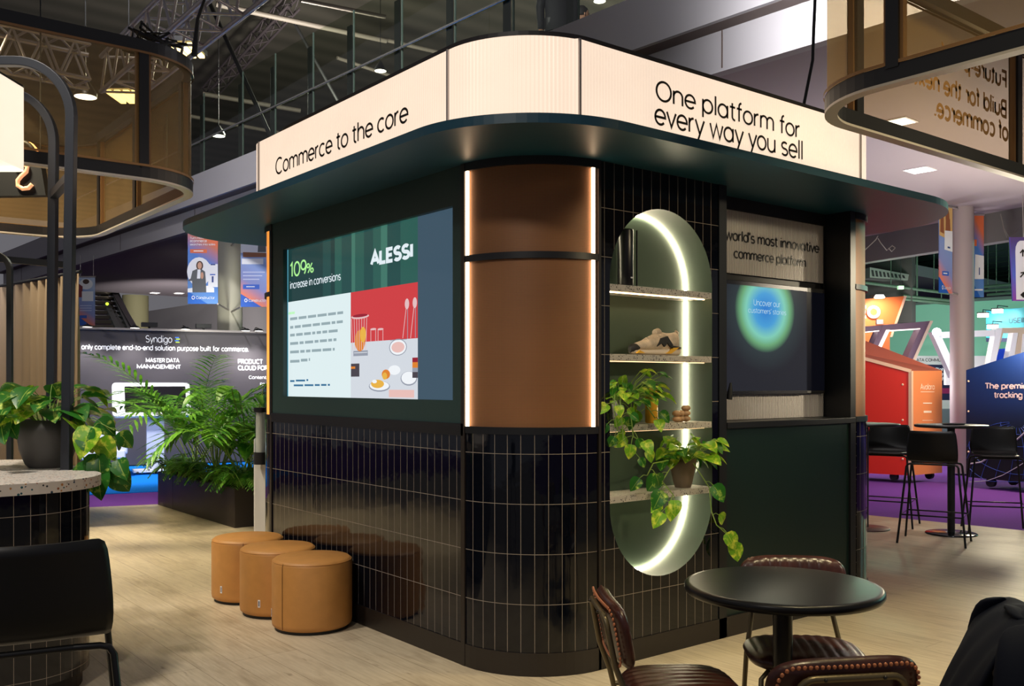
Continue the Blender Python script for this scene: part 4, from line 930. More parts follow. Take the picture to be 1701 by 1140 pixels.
# ------------------------------------------------------------------ hanging gauze rings
def ring(x0, x1, y0, y1, zb_, zt_, rad, label, posts, thick=.06):
    r = empty('hanging_ring', ((x0 + x1) / 2, (y0 + y1) / 2, zb_), label, 'hanging sign', 'suspended bronze gauze rings')
    o = rrect(x0, x1, y0, y1, rad, 14); i_ = rrect(x0 + thick, x1 - thick, y0 + thick, y1 - thick, max(rad - thick, .05), 14); n = len(o)
    def band(z0, z1, nm, m_):
        vs = [(p[0], p[1], z0) for p in o] + [(p[0], p[1], z1) for p in o] + [(p[0], p[1], z0) for p in i_] + [(p[0], p[1], z1) for p in i_]; fs = []
        for k in range(n):
            j = (k + 1) % n; fs += [(k, j, n + j, n + k), (2 * n + j, 2 * n + k, 3 * n + k, 3 * n + j), (j, k, 2 * n + k, 2 * n + j), (n + k, n + j, 3 * n + j, 3 * n + k)]
        MB().add(vs, fs).build(nm, m_, r)
    fm = mat('ring_black_frame', (24, 25, 28), .4)
    band(zb_ + .012, zb_ + .085, 'rail', fm); band(zb_, zb_ + .012, 'under_edge', mat('ring_edge_aluminium', (196, 188, 176), .4, .3)); band(zt_ - .075, zt_, 'rail', fm)
    g = rrect(x0 + .012, x1 - .012, y0 + .012, y1 - .012, rad - .012, 14)
    MB().wall(g + [g[0]], zb_ + .08, zt_ - .07, 0, smooth=True).build('gauze', GAUZE, r)
    tm = mat('gauze_edge_bronze', (140, 104, 64), .45, .2)
    for (px, py, ax) in posts:
        a = Vector(ax).normalized(); nn = Vector((-a.y, a.x, 0)); c = Vector((px, py, (zb_ + zt_) / 2))
        MB().obox(c, a * .030, nn * .03, Z * ((zt_ - zb_) / 2 - .07)).build('post', fm, r)
        for s_ in (-1, 1): MB().obox(c + a * s_ * .038, a * .008, nn * .016, Z * ((zt_ - zb_) / 2 - .08)).build('edge_trim', tm, r)
    ed = rrect(x0 - .004, x1 + .004, y0 - .004, y1 + .004, rad, 14)
    MB().wall(ed + [ed[0]], zb_ + .085, zb_ + .10, .0).build('edge_trim', tm, r); MB().wall(ed + [ed[0]], zt_ - .09, zt_ - .075, .0).build('edge_trim', tm, r)
    return r
ZB = 2.83
yP = onL  # keep name short
ring(-5.62, -2.60, -4.2, -.575, ZB, 3.73, .47, 'dark framed bronze gauze ring hanging above the left counter', [(-2.63, -1.03, (0, 1, 0)), (-3.10, -.60, (1, 0, 0)), (-4.17, -.60, (1, 0, 0)), (-5.2, -.60, (1, 0, 0)), (-5.59, -1.6, (0, 1, 0)), (-2.63, -2.6, (0, 1, 0)), (-5.59, -2.9, (0, 1, 0))])
rg2 = ring(.865, 4.0, .93, 4.4, ZB, 3.73, .47, 'dark framed bronze gauze ring with gold words hanging at the upper right', [(1.42, .955, (1, 0, 0)), (2.5, .955, (1, 0, 0)), (.89, 1.50, (0, 1, 0)), (.89, 3.33, (0, 1, 0))])
GOLD = mat('gold_lettering', (148, 108, 58), .5, .2)
def ringtext(s, u0, v0, u1, v1):
    a, b = onR(u0, v0, .88), onR(u1, v1, .88)                       # read from outside, so it runs away from us reversed
    o = text(s, (.878, b.y, b.z), -Y, Z, b.y - a.y, GOLD, rg2, bold=.03)
ringtext('Build for the next', 1520, 158, 1673, 195)
ringtext('of commerce.', 1553, 186, 1676, 234)
ringtext('Future-proof.', 1560, 112, 1673, 146)
# backlit bag-shaped sign inside the left ring, lit letter seen from behind the counter
bg = at(26, 295, 7.6); sg = empty('bag_sign', bg, 'black backlit shopping bag sign with a glowing curved letter inside the left ring', 'sign')
def bp(x, z, d=0.0): return bg + RT * x + Z * z - FW * d
bd = MB(); fr_ = [(-.34, -.16), (.26, -.15), (.215, .13), (-.30, .13)]
bd.add([bp(x, z, .04) for x, z in fr_] + [bp(x, z, -.04) for x, z in fr_], [(0, 1, 2, 3), (7, 6, 5, 4), (0, 4, 5, 1), (1, 5, 6, 2), (2, 6, 7, 3), (3, 7, 4, 0)]).build('bag', BLKM, sg)
GL = mat('backlight_amber', (255, 170, 100), .5, emit=6, ergb=(255, 160, 92))
MB().tube([bp(x * .82, z * .80, -.09) for x, z in fr_], .014, 6, True).build('backlight', GL, sg)
sp_ = [(.09, .085), (.06, .115), (.015, .115), (-.02, .085), (-.012, .045), (.03, .01), (.06, -.025), (.06, -.065), (.02, -.09), (-.03, -.085), (-.06, -.055)]
MB().tube([bp(-x * .95 + .10, z * 1.0 - .01, .05) for x, z in sp_], .017, 8).build('letter', mat('lit_letter', (255, 190, 140), .5, emit=.75, ergb=(246, 176, 128)), sg)
hp = [bp(.06 + .10 * math.cos(a), .13 + .15 * math.sin(a), .0) for a in [PI * k / 12 for k in range(13)]]
MB().tube(hp, .02, 8).build('handle', BLKM, sg); MB().tube([p + FW * .05 + (p - bp(.06, .13)) * .1 for p in hp], .008, 6).build('backlight', GL, sg)
MB().tube([bp(-.28, .13), bp(-.28, 1.5)], .006, 6).tube([bp(.2, .13), bp(.2, 1.5)], .006, 6).build('hanger', BLKM, sg)
# ------------------------------------------------------------------ balcony over the aisle
zS, zF0, zF1, zF2 = 4.5, 4.87, 4.87, 5.385
def bline(z, u0, v0, u1, v1): return flo(u0, v0, z), flo(u1, v1, z)
def ext(p, q, a, b): d = (q - p).normalized(); return p + d * -a, q + d * b
s0, s1 = bline(zS, 320, 381, 1388, 59); s0, s1 = ext(s0, s1, 14, 9)
dS = (s1 - s0).normalized(); nS = Vector((dS.y, -dS.x, 0)); 
if nS.dot(FW) < 0: nS = -nS
FAS = mat('balcony_grey_paint', (150, 148, 152), .6); SOF = mat('balcony_soffit_mauve', (140, 130, 136), .7); BRN = mat('balcony_brown_edge', (84, 70, 64), .6)
bal = empty('balcony', (s0 + s1) / 2, 'grey balcony slab with glass balustrade crossing behind the kiosk', 'balcony', None, 'structure')
e0, e1 = flo(1616, 360, zS), flo(1701, 344, zS)
# deck: pale soffit panels, back edge cut where the far hall begins
L_ = (s1 - s0).length
def sp(a, b): return s0 + dS * a + nS * b
def strip(a0, a1, b0, b1, z0, z1, nm, m_, par=bal, **kw):
    c = sp((a0 + a1) / 2, (b0 + b1) / 2); c.z = (z0 + z1) / 2
    return MB().obox(c, dS * (a1 - a0) / 2, nS * (b1 - b0) / 2, Z * (z1 - z0) / 2).build(nm, m_, par)
def ab(p): v = p - s0; return v.dot(dS), v.dot(nS)
ea, eb = ab(e0), ab(e1)
far_a = ab(flo(1450, 391, zS))
poly = [sp(0, 0), sp(L_, 0)]
dE = (e1 - e0).normalized(); pR = e1 + dE * 9; pL = e0 - dE * 5.0
dk = MB(); pts_ = [sp(0, 0), sp(L_, 0), pR, pL, sp(ab(pL)[0] - 1.0, 42), sp(0, 42)]
vs = [Vector((p.x, p.y, zS)) for p in pts_] + [Vector((p.x, p.y, zS + .3)) for p in pts_]; n = len(pts_)
dk.add(vs, [tuple(range(n)), tuple(reversed(range(n, 2 * n)))] + [(i, (i + 1) % n, n + (i + 1) % n, n + i) for i in range(n)]).build('soffit', SOF, bal)
strip(0, L_, -.04, .08, zS - .03, zF0, 'lower_fascia', FAS)
f0 = flo(1200, 33, zF1); offF = ab(f0)[1]
strip(0, L_, offF, .1, zF1 - .012, zF1 + .05, 'brown_underside', BRN)
strip(0, L_, offF - .05, offF + .05, zF1 - .01, zF2, 'upper_fascia', FAS)
strip(0, L_, offF, 6, zF2 - .4, zF2 - .1, 'walkway', mat('walkway_grey', (90, 90, 92), .7))
for k in range(9): a = L_ * (k + .5) / 9; strip(a - .006, a + .006, -.046, -.03, zS, zF0, 'panel_joint', BRN)
PM_ = mat('steel_post', (84, 86, 84), .2, .85)
hz = zF2 + .58
au = [ab(flo(u, 638 - (638 - v), zF2))[0] for u, v in ((300, 290), (362, 270))]
us = [255, 318, 384, 439, 503, 571, 652, 741, 838, 946, 1070]
for u in us:
    v = 249 - (u - 412) * .3895; a = ab(flo(u, v, zF2))[0]
    c0 = sp(a, offF); MB().obox((c0.x, c0.y, zF2 + .62), dS * .055, nS * .014, Z * .64).build('post', PM_, bal)
    cg = sp(a + .14, offF - .02); MB().obox((cg.x, cg.y, zF2 + .72), dS * .006, nS * .012, Z * .72).build('pane_edge', mat('glass_edge', (70, 84, 76), .2), bal)
a0_, a1_ = ab(flo(255, 249 + 157 * .3895, zF2))[0], ab(flo(1070, 249 - 658 * .3895, zF2))[0]
p_, q_ = sp(a0_ - 6, offF - .05), sp(a1_ + 4, offF - .05)
MB().tube([(p_.x, p_.y, hz), (q_.x, q_.y, hz)], .018, 8).build('handrail', mat('bright_steel', (190, 190, 186), .2, .9), bal)
for i in range(len(us) - 1):
    v0 = 249 - (us[i] - 412) * .3895; v1 = 249 - (us[i + 1] - 412) * .3895
    A, B = ab(flo(us[i], v0, zF2))[0] + .15, ab(flo(us[i + 1], v1, zF2))[0] + .13
    p, q2 = sp(A, offF - .02), sp(B, offF - .02)
    MB().add([(p.x, p.y, zF2), (q2.x, q2.y, zF2), (q2.x, q2.y, zF2 + 1.44), (p.x, p.y, zF2 + 1.44)], [(0, 1, 2, 3)]).build('glass_pane', GLASS, bal)
# beam at the end of the deck and the green-lit hall beyond
bm_ = MB(); c = (pL + pR) / 2; dd = (pR - pL).normalized(); nn = Vector((dd.y, -dd.x, 0)); nn = nn if nn.dot(FW) > 0 else -nn
bm_.obox(Vector((c.x, c.y, 4.25)) + nn * .1, dd * (pR - pL).length / 2, nn * .12, Z * .27)
tag(bm_.build('beam', mat('concrete_grey', (104, 102, 100), .8)), 'grey concrete beam at the end of the balcony soffit', 'beam', None, 'structure')
GRN = mat('hall_ceiling_green_grey', (66, 92, 80), .8)
g0 = c + nn * 1.0
cl = MB()
for k in range(26):
    o_ = g0 + nn * (k * 1.1); cl.obox(Vector((o_.x, o_.y, 5.35)), dd * 16, nn * .45, Z * .06)
cl.obox(Vector((g0.x, g0.y, 5.5)) + nn * 14, dd * 16, nn * 14.5, Z * .06)
tag(cl.build('ceiling', GRN), 'dark ribbed ceiling of the far hall in green light', kind='structure')
wl = g0 + nn * 29; tag(MB().obox(Vector((wl.x, wl.y, 2.7)), dd * 16, nn * .1, Z * 2.8).build('wall_far', mat('far_wall_dark', (40, 62, 54), .8)), 'dark far wall of the hall behind the booths', kind='structure')
point(g0 + nn * 9 + Z * .1 - dd * 1.5, 500, (.45, 1, .70), .3); point(g0 + nn * 14 + Z * .2 + dd * 3, 500, (.40, .95, .88), .3)
# grey wall beneath the soffit far left, and the roof high above
bw = at(300, 530, 36.5); tag(MB().obox(Vector((bw.x, bw.y, 2.2)) - dS * 4, dS * 16, nS * .1, Z * 2.3).build('wall_back', mat('pale_grey_wall', (150, 146, 148), .8)), 'pale grey wall far behind under the balcony', kind='structure')
ROOF = mat('roof_sheet', (86, 80, 76), .7); t = NT(ROOF); x_, y_, z_ = t.sep(t.obj())
rb_ = t.math('SINE', t.math('MULTIPLY', x_, 2 * PI / .9)); t.l(t.mix(t.math('MULTIPLY_ADD', rb_, .5, .5), lin((70, 68, 60)), lin((86, 82, 74))), t.b.inputs['Base Color'])
rf = MB(); 
for (xa, xb, za, zb2) in ((-50, -18, 10.0, 12.5), (-18, -5, 12.5, 11.8)): rf.add([(xa, -6, za), (xb, -6, zb2), (xb, 50, zb2), (xa, 50, za)], [(0, 1, 2, 3)])
tag(rf.build('roof', ROOF), 'dark ribbed metal roof high over the hall', kind='structure')
tag(MB().obox(Vector((bw.x, bw.y, 8)) + nS * 8 + dS * 5, dS * 20, nS * .1, Z * 5).build('wall_upper', mat('dark_upper_wall', (64, 62, 60), .8)), 'dark upper wall of the hall', kind='structure')
PIPE = mat('pale_pipe', (112, 104, 96), .6)
for pl_, (u0, v0, u1, v1, d0, d1, w_) in zip(('long pale roof pipe sloping down past the top of the silver truss', 'pale roof pipe continuing right, just above the middle of the lit sign', 'short pale roof pipe low behind the balustrade, upper of two near the left gauze ring', 'short pale roof pipe lowest behind the balustrade near the left gauze ring', 'thin pale roof pipe at the very top edge above the others', 'short pale roof pipe just above the lit sign, left of the round roof lamp'), ((359, 7, 642, 68, 23, 25, .07), (640, 66, 905, 128, 25, 27, .06), (337, 156, 499, 184, 28, 29, .07), (300, 190, 470, 222, 29, 31, .06), (500, 0, 640, 28, 21, 22, .05), (560, 96, 720, 150, 25, 27, .05))):
    tag(MB().tube([at(u0, v0, d0), at(u1, v1, d1)], w_, 8).build('roof_pipe', PIPE), pl_, 'pipe', 'roof pipes')
def lattice(p, q_, up, depth, w, nm, lab, m_, nseg=14, side=None):
    p, q_ = Vector(p), Vector(q_); r = empty(nm, p, lab, 'truss'); up = Vector(up).normalized() * depth
    s_ = (q_ - p).cross(up).normalized() * (side or depth)
    c_ = MB()
    for o_ in (up * 0, up, s_, s_ + up): c_.tube([p + o_, q_ + o_], w, 7)
    c_.build('chords', m_, r); d_ = MB()
    for k in range(nseg):
        a, b = p.lerp(q_, k / nseg), p.lerp(q_, (k + 1) / nseg); z1, z2 = (up, up * 0) if k % 2 else (up * 0, up)
        d_.tube([a + z1, b + z2], w * .55, 5); d_.tube([a + z1 + s_, b + z2 + s_], w * .55, 5)
        y1, y2 = (s_, s_ * 0) if k % 2 else (s_ * 0, s_)
        d_.tube([a + y1, b + y2], w * .55, 5); d_.tube([a + y1 + up, b + y2 + up], w * .55, 5)
    d_.build('lacing', m_, r); return r
ALT = mat('truss_aluminium', (176, 172, 176), .35, .6)
lattice(at(385, -42, 7.1), at(168, 152, 10.3), Z, .38, .026, 'lighting_truss', 'silver box truss running away above the left gauze ring', ALT, 16)
lattice(at(150, 132, 10.2), at(-90, 82, 9.6), Z, .38, .026, 'lighting_truss', 'silver truss running left behind the gauze, meeting the other truss', ALT, 9)
lattice(at(336, 146, 30), at(478, -12, 25), (0, 0, -1), .34, .035, 'roof_rafter', 'dark latticed roof rafter rising behind the gauze ring', mat('rafter_paint', (74, 66, 70), .6), 16)
DK = mat('dark_cable', (18, 18, 20), .6)
for pts, lab in (([at(346, 0, 20), at(452, 232, 19)], 'dark straight brace crossing the roof beside the gauze ring'), ([at(489, 38, 24), at(566, 176, 24)], 'thin dark brace seen through the balustrade above the sign')):
    tag(MB().tube(pts, .045, 6).build('brace', DK), lab, 'brace')
tag(MB().tube([at(1362, -900, 6.2), at(1355, -20, 6.2), at(1352, 40, 6.2), at(1350, 100, 6.2), at(1342, 140, 6.2), at(1335, 176, 6.2)], .010, 6).build('cable', DK), 'black cable hanging down behind the right end of the lit sign', 'cable')
wr_ = MB()
tp_ = Vector((-2.75, -.72, 3.73))
for k in range(9):
    random.seed(40 + k); wr_.tube([tp_ + Vector((random.uniform(-.25, .1), random.uniform(-.35, .05), random.uniform(0, .16))) for _ in range(5)], .009, 5)
tag(wr_.build('cable_coil', DK), 'tangle of black cable lying on the corner of the left gauze ring', 'cable')
tag(MB().tube([tp_ + Vector((.05, .05, 0)), tp_ + Vector((.06, .07, .25)), at(350, -30, 6.3)], [.022, .012, .008], 6).build('hanging_cable', DK), 'black cable rising from the corner of the left gauze ring', 'cable')
# ceiling lamps
LAMP = mat('cool_lamp_face', (255, 250, 240), .4, emit=6.0, ergb=(255, 246, 232)); LAMPW = mat('warm_lamp_face', (255, 230, 160), .4, emit=4.0, ergb=(255, 222, 140))
def downlight(u, v, z, lab, s_=.16, m_=LAMP, up=0):
    c = flo(u, v, z); r = empty('ceiling_lamp', c, lab, 'ceiling lamp', 'recessed lamps in the soffit')
    MB().obox(c - Z * .008, dS * s_, nS * s_, Z * .008).build('lamp_face', m_, r); MB().obox(c - Z * .004, dS * (s_ + .03), nS * (s_ + .03), Z * .006).build('trim', WHT, r); return c
cA = downlight(1493, 202, zS, 'square lamp in the soffit seen through the right gauze ring', .13); cA2 = downlight(1528, 282, zS, 'square lamp in the soffit between the canopy and the gauze ring', .14)
downlight(257, 486.5, zS, 'left of the far lamps under the balcony, by the escalator', .11); downlight(297, 487, zS, 'far lamp under the balcony left of the tall banner', .11); downlight(344, 506, zS, 'furthest lamp under the balcony, below the tall banner', .13)
spot(cA + Z * -.05, cA - Z * 3, 60, (1, .96, .9), 120, .8); 
ly = Vector(flo(1600, 400, 2.0)); point(at(1690, 560, 13.0), 190, (1, .88, .6), .3); spot(at(300, 600, 24), at(300, 530, 36), 3200, (1, .96, .92), 60, .8, .2); spot(at(330, 600, 15.5), at(382, 520, 19.6), 340, (1, .98, .85), 40, .8, .2)  # unseen fills added for the right soffit, far grey wall and left pillar
def hangl(u, v, d, lab, m_=LAMP, s_=.14):
    c = at(u, v, d); r = empty('high_bay_lamp', c, lab, 'roof lamp', 'bright lamps under the roof')
    MB().lathe([(s_, 0), (s_, .05), (s_ * .5, .16), (.03, .22)], 20, c).build('housing', BLK, r); MB().tube([c + Z * .2, c + Z * 6], .008, 5).build('hanger', BLK, r); MB().lathe([(0, -.004), (s_ * .95, -.002)], 20, c).build('lamp_face', m_, r)
for u, v, d, lab in ((363, 226, 20, 'round roof lamp just right of the left gauze ring'), (632, 118, 22, 'round roof lamp shining above the lit sign, mid balustrade'), (996, 2, 21, 'roof lamp at the top edge near the balcony people'), (142, 161, 12, 'small lamp hanging from the end of the silver truss')): hangl(u, v, d, lab)
def grid_lamp(u, v, d, lab, cols=4):
    c = at(u, v, d); r = empty('panel_lamp', c, lab, 'panel lamp', 'slatted roof panel lamps')
    MB().obox(c + Z * .05, RT * .2, FW * .26, Z * .03).build('housing', BLK, r); MB().tube([c + Z * .08, c + Z * 7], .008, 5).build('hanger', BLK, r)
    for k in range(cols): MB().obox(c + RT * (-.15 + .3 * k / (cols - 1)), RT * .03, FW * .22, Z * .015).build('tube', LAMPW, r)
grid_lamp(214, 161, 11, 'yellow slatted panel lamp behind the middle of the left gauze ring'); grid_lamp(304, 84, 11, 'yellow slatted panel lamp at the rounded corner of the left gauze ring'); grid_lamp(1612, 6, 7.5, 'yellow slatted panel lamp at the upper right behind the gauze ring', 6)
# ------------------------------------------------------------------ people on the balcony
def person(u, v, d, h, coat, hairc, lab, yaw):
    hd = at(u, v, d); foot = Vector((hd.x, hd.y, hd.z - h * .935)); r = empty('person', foot, lab, 'person')
    ca, sa = math.cos(yaw), math.sin(yaw)
    def W_(x, y, z): return foot + Vector((ca * x - sa * y, sa * x + ca * y, z)) * (h / 1.75)
    def rg(z, rx, ry, cx=0, cy=0, n=16): return [W_(cx + rx * math.cos(2 * PI * k / n), cy + ry * math.sin(2 * PI * k / n), z) for k in range(n)]
    b = MB(); b.rings([rg(.92, .15, .10), rg(1.05, .14, .095), rg(1.2, .16, .105), rg(1.35, .185, .11), rg(1.43, .165, .09), rg(1.47, .085, .07), rg(1.5, .055, .058), rg(1.545, .052, .058, 0, .012), rg(1.57, .06, .078, 0, .018), rg(1.63, .072, .092, 0, .02), rg(1.69, .074, .094, 0, .012), rg(1.74, .058, .074, 0, .005), rg(1.765, .02, .03)])
    for s_ in (-1, 1):
        b.tube([W_(s_ * .085, 0, .95), W_(s_ * .09, .01, .5), W_(s_ * .09, -.01, .08)], [.085 * h / 1.75, .06 * h / 1.75, .042 * h / 1.75], 10); b.tube([W_(s_ * .165, 0, 1.40), W_(s_ * .225, -.02, 1.12), W_(s_ * .21, .08, .86)], [.055, .045, .035], 10)
        b.ball(W_(s_ * .205, .10, .80), .05, 8); b.ball(W_(s_ * .09, .06, .04), .08, 8, 0, (.7, 1.4, .5)); b.ball(W_(s_ * .078, .01, 1.63), .02, 6, 0, (.5, .8, 1.3))
    b.tube([W_(0, .10, 1.645), W_(0, .128, 1.60), W_(0, .10, 1.59)], [.008, .014, .010], 6)
    b.build('body', mat('skin_tone', (176, 128, 100), .6), r)
    MB().rings([rg(.80, .175, .125), rg(1.05, .16, .115), rg(1.2, .178, .122), rg(1.35, .205, .128), rg(1.435, .18, .105), rg(1.485, .075, .075)]).build('coat', mat('dark_coat_%d' % coat[0], coat, .8), r)
    for s_ in (-1, 1):
        MB().tube([W_(s_ * .165, 0, 1.41), W_(s_ * .228, -.02, 1.12), W_(s_ * .212, .08, .88)], [.068, .058, .046], 10).build('sleeve', mat('dark_coat_%d' % coat[0], coat), r)
        MB().tube([W_(s_ * .085, 0, .97), W_(s_ * .09, .01, .5), W_(s_ * .09, -.01, .06)], [.10, .075, .06], 10).build('trouser_leg', BLKM, r)
        MB().ball(W_(s_ * .03, .105, 1.655), .008, 6).build('eye', INK, r)
    MB().rings([rg(1.62, .079, .075, 0, -.022), rg(1.68, .082, .094, 0, .0), rg(1.73, .072, .088, 0, .004), rg(1.775, .03, .04)]).build('hair', mat('hair_brown_%d' % hairc[0], hairc, .7), r)
    MB().tube([W_(-.03, .112, 1.575), W_(.03, .112, 1.575)], .006, 6).build('mouth', mat('lip', (140, 80, 74), .6), r)
    return r
person(967, 25, 14.0, 1.70, (38, 36, 40), (26, 20, 18), 'dark haired person on the balcony looking right, only the head showing', math.atan2(RT.y, RT.x) - PI / 2 + .35)
person(926, -52, 12.6, 1.78, (16, 17, 22), (22, 18, 16), 'person in a dark coat on the balcony beside the glass, cut off by the frame', math.atan2(FW.y, FW.x) - PI / 2)
# ------------------------------------------------------------------ planter with palms and ferns
pN = flo(388.5, 878.4); 
px0, px1, py0, py1 = -8.42, -5.96, .93, 1.36
plr = empty('planter', ((px0 + px1) / 2, (py0 + py1) / 2, 0), 'long dark brown planter trough of ferns on the oak floor', 'planter')
PLM = mat('planter_brown', (44, 36, 32), .45)
h_ = .42
MB().box(px0 + .55, px1, py0, py1, 0, h_).build('trough', PLM, plr, bevel=.004); MB().box(px0, px0 + .545, py0, py1, 0, h_).build('trough', PLM, plr, bevel=.004)
MB().box(px0 + .03, px1 - .03, py0 + .03, py1 - .03, h_, h_ + .004).build('soil', mat('potting_soil', (0, 0, 0)), plr)
PALM = leafmat('palm_leaf', (56, 122, 36), (126, 188, 62), 6, .42); FERN = leafmat('fern_leaf', (60, 126, 40), (130, 186, 66), 9, .43)
def blade(m, b, d, n, ln, w, sag=.25):
    s = d.cross(n).normalized(); P = []; U = []
    for i, f in enumerate((.35, 1, .8, .05)):
        t = i / 3; c = b + d * ln * t - Z * sag * ln * t * t; P.append([c - s * w * f, c + n * w * .25 * f, c + s * w * f]); U.append([(-1, t), (0, t), (1, t)])
    m.grid(P, 0, True, U)
def frond(m, st, base, az, ln, rise, rnd, nl=18, bl=.26, w=.012, arch=.9):
    h = Vector((math.cos(az), math.sin(az), 0)); pts = []
    for i in range(13): t = i / 12; pts.append(base + h * ln * (t ** 1.25) * .75 + Z * ln * (rise * t - arch * t * t * t * .62))
    st.tube(pts, [.007 * (1 - .8 * i / 12) for i in range(13)], 5)
    for i in range(nl):
        t = .30 + .70 * i / (nl - 1); k = min(int(t * 12), 11); p = pts[k].lerp(pts[k + 1], t * 12 - k); tg = (pts[k + 1] - pts[k]).normalized(); sd = tg.cross(Z).normalized()
        L = bl * (math.sin(PI * (.12 + .80 * (t - .3) / .7)) ** .7 + .15)
        for s_ in (-1, 1): blade(m, p, (sd * s_ * .8 + tg * .75 + Z * .22).normalized(), Z, L * rnd.uniform(.85, 1.1), w, .30)
def palm(x, y, lab, seed, nf, ln, cone=1.0, azs=None):
    rnd = random.Random(seed); b = Vector((x, y, h_)); r = empty('palm', b, lab, 'palm plant'); m, st = MB(), MB()
    for k in range(nf):
        az = azs[k % len(azs)] + rnd.uniform(-.25, .25) if azs else k * 2.4 + rnd.uniform(-.3, .3)
        frond(m, st, b + Vector((rnd.uniform(-.07, .07), rnd.uniform(-.07, .07), 0)), az, ln * rnd.uniform(.72, 1.1), rnd.uniform(.95, 1.25), rnd, 17, .36, .0175, rnd.uniform(.45, 1.0) * cone)
    st.build('stems', STEM, r); m.build('fronds', PALM, r)
palm(-7.75, 1.16, 'feathery palm at the far end of the dark planter, arching left', 3, 13, 1.75, 1.0)
palm(-7.05, 1.15, 'tall feathery palm in the middle of the dark planter', 8, 13, 1.55, 1.1)
palm(-6.3, 1.14, 'broad low palm at the near end of the dark planter', 12, 14, 1.25, 1.25)
def bigleaf(x, y, lab, seed):
    rnd = random.Random(seed); b = Vector((x, y, h_)); r = empty('leafy_plant', b, lab, 'plant'); lf, st = MB(), MB()
    for k in range(11):
        az = k * 2.4; rad = rnd.uniform(.1, .32); z = rnd.uniform(.45, 1.15); p = b + Vector((math.cos(az) * rad, math.sin(az) * rad, z)); st.tube([b, (b + p) / 2 + Vector((0, 0, .08)), p], .006, 5)
        leaf(lf, p, (math.cos(az), math.sin(az), -.35), Z, rnd.uniform(.22, .32), 0, .4, .36)
    st.build('stems', STEM, r); lf.build('leaves', PALM, r)
bigleaf(-6.15, 1.2, 'broad glossy leaved plant beside the water cooler', 5)
bigleaf(-6.75, 1.05, 'broad glossy leaved plant among the palms', 6)
fr_i = 0
for fi_, x in enumerate((-8.3, -7.95, -7.6, -7.25, -6.9, -6.55, -6.25, -6.02)):
    fl_ = ('furthest fern at the far left end of the dark planter', 'second fern from the far end of the dark planter', 'third fern from the far end of the dark planter', 'fourth fern from the far end of the dark planter', 'fourth fern from the near end of the dark planter', 'third fern from the near end of the dark planter', 'second fern from the near end of the dark planter', 'nearest fern at the corner of the dark planter by the water cooler')[fi_]
    rnd = random.Random(int(-x * 100)); m, st = MB(), MB(); b = Vector((x, 1.02 + rnd.uniform(-.04, .1), h_)); r = empty('fern', b, fl_, 'fern', 'ferns along the planter')
    for k in range(22): frond(m, st, b + Vector((rnd.uniform(-.14, .14), rnd.uniform(-.1, .12), 0)), rnd.uniform(0, 2 * PI), rnd.uniform(.26, .50), rnd.uniform(.55, 1.1), rnd, 13, .085, .009, 1.1)
    st.build('stems', STEM, r); m.build('fronds', FERN, r)
# ------------------------------------------------------------------ water cooler by the kiosk's far corner
wd_ = 8.6; wc = at(452, 638, wd_); wc = Vector((wc.x, wc.y, 0)); wk = empty('water_cooler', wc, 'white water cooler with cup tube and clear blue bottle behind the kiosk', 'water cooler')
def wbox(x0, x1, d0, d1, z0, z1): 
    c = wc + RT * (x0 + x1) / 2 + FW * (d0 + d1) / 2 + Z * (z0 + z1) / 2; return MB().obox(c, RT * (x1 - x0) / 2, FW * (d1 - d0) / 2, Z * (z1 - z0) / 2)
wbox(-.17, .15, -.0, .32, 0, 1.02).build('cabinet', mat('cooler_white', (214, 214, 218), .35), wk, bevel=.015)
wbox(-.06, -.045, -.004, .0, .02, .80).build('door_seam', mat('grey_seam', (150, 150, 156), .5), wk)
wbox(-.10, -.02, -.03, .0, .80, .83).build('tap_ledge', mat('grey_seam', (0, 0, 0)), wk)
MB().tube([wc + RT * -.085 - FW * .06 + Z * z for z in (.90, 1.27)], .045, 16).build('cup_stack', mat('white_cups', (226, 222, 220), .5), wk)
MB().tube([wc + RT * -.085 - FW * .06 + Z * z for z in (.89, 1.30)], .058, 20).build('cup_tube', glassy('clear_tube', (226, 232, 232), .1), wk)
MB().tube([wc + RT * -.085 - FW * .06 + Z * z for z in (1.26, 1.30)], .064, 20).build('tube_cap', BLK, wk); MB().tube([wc + RT * -.085 - FW * .06 + Z * z for z in (.79, .90)], .062, 20).build('tube_holder', BLK, wk)
MB().lathe([(.05, 1.02), (.07, 1.05), (.13, 1.10), (.135, 1.18), (.128, 1.2), (.135, 1.22), (.135, 1.33), (.128, 1.35), (.135, 1.37), (.135, 1.46), (.11, 1.5), (0, 1.51)], 32, wc + RT * .02 + FW * .15).build('bottle', glassy('blue_bottle', (150, 190, 206), .16, .06), wk)
# ------------------------------------------------------------------ charcoal stand wall with white lettering
wA, wB = at(133, 638, 17.3), at(445, 638, 18.8); wA.z = wB.z = 0; dw = (wB - wA).normalized(); nw = Vector((dw.y, -dw.x, 0)); nw = nw if nw.dot(FW) < 0 else -nw
w0, w1 = wA - dw * 7, wB + dw * 4; HW = 2.52
bk = empty('stand_wall', (w0 + w1) / 2, 'charcoal exhibition wall with white lettering behind the blue carpet', 'exhibition wall')
MB().obox((w0 + w1) / 2 - nw * .08 + Z * HW / 2, dw * (w1 - w0).length / 2, nw * .08, Z * HW / 2).build('panel', mat('charcoal_vinyl', (70, 66, 70), .6), bk)
MB().obox((w0 + w1) / 2 + Z * (HW + .015), dw * (w1 - w0).length / 2, nw * .09, Z * .02).build('top_rail', mat('silver_aluminium', (0, 0, 0)), bk)
def onW(u, v, off=.0):
    r = _ray(u, v); k = ((wA + nw * off - CAM).dot(nw)) / r.dot(nw); return CAM + r * k
WL = mat('white_lettering', (250, 250, 252), .5, emit=.25, ergb=(255, 255, 255))
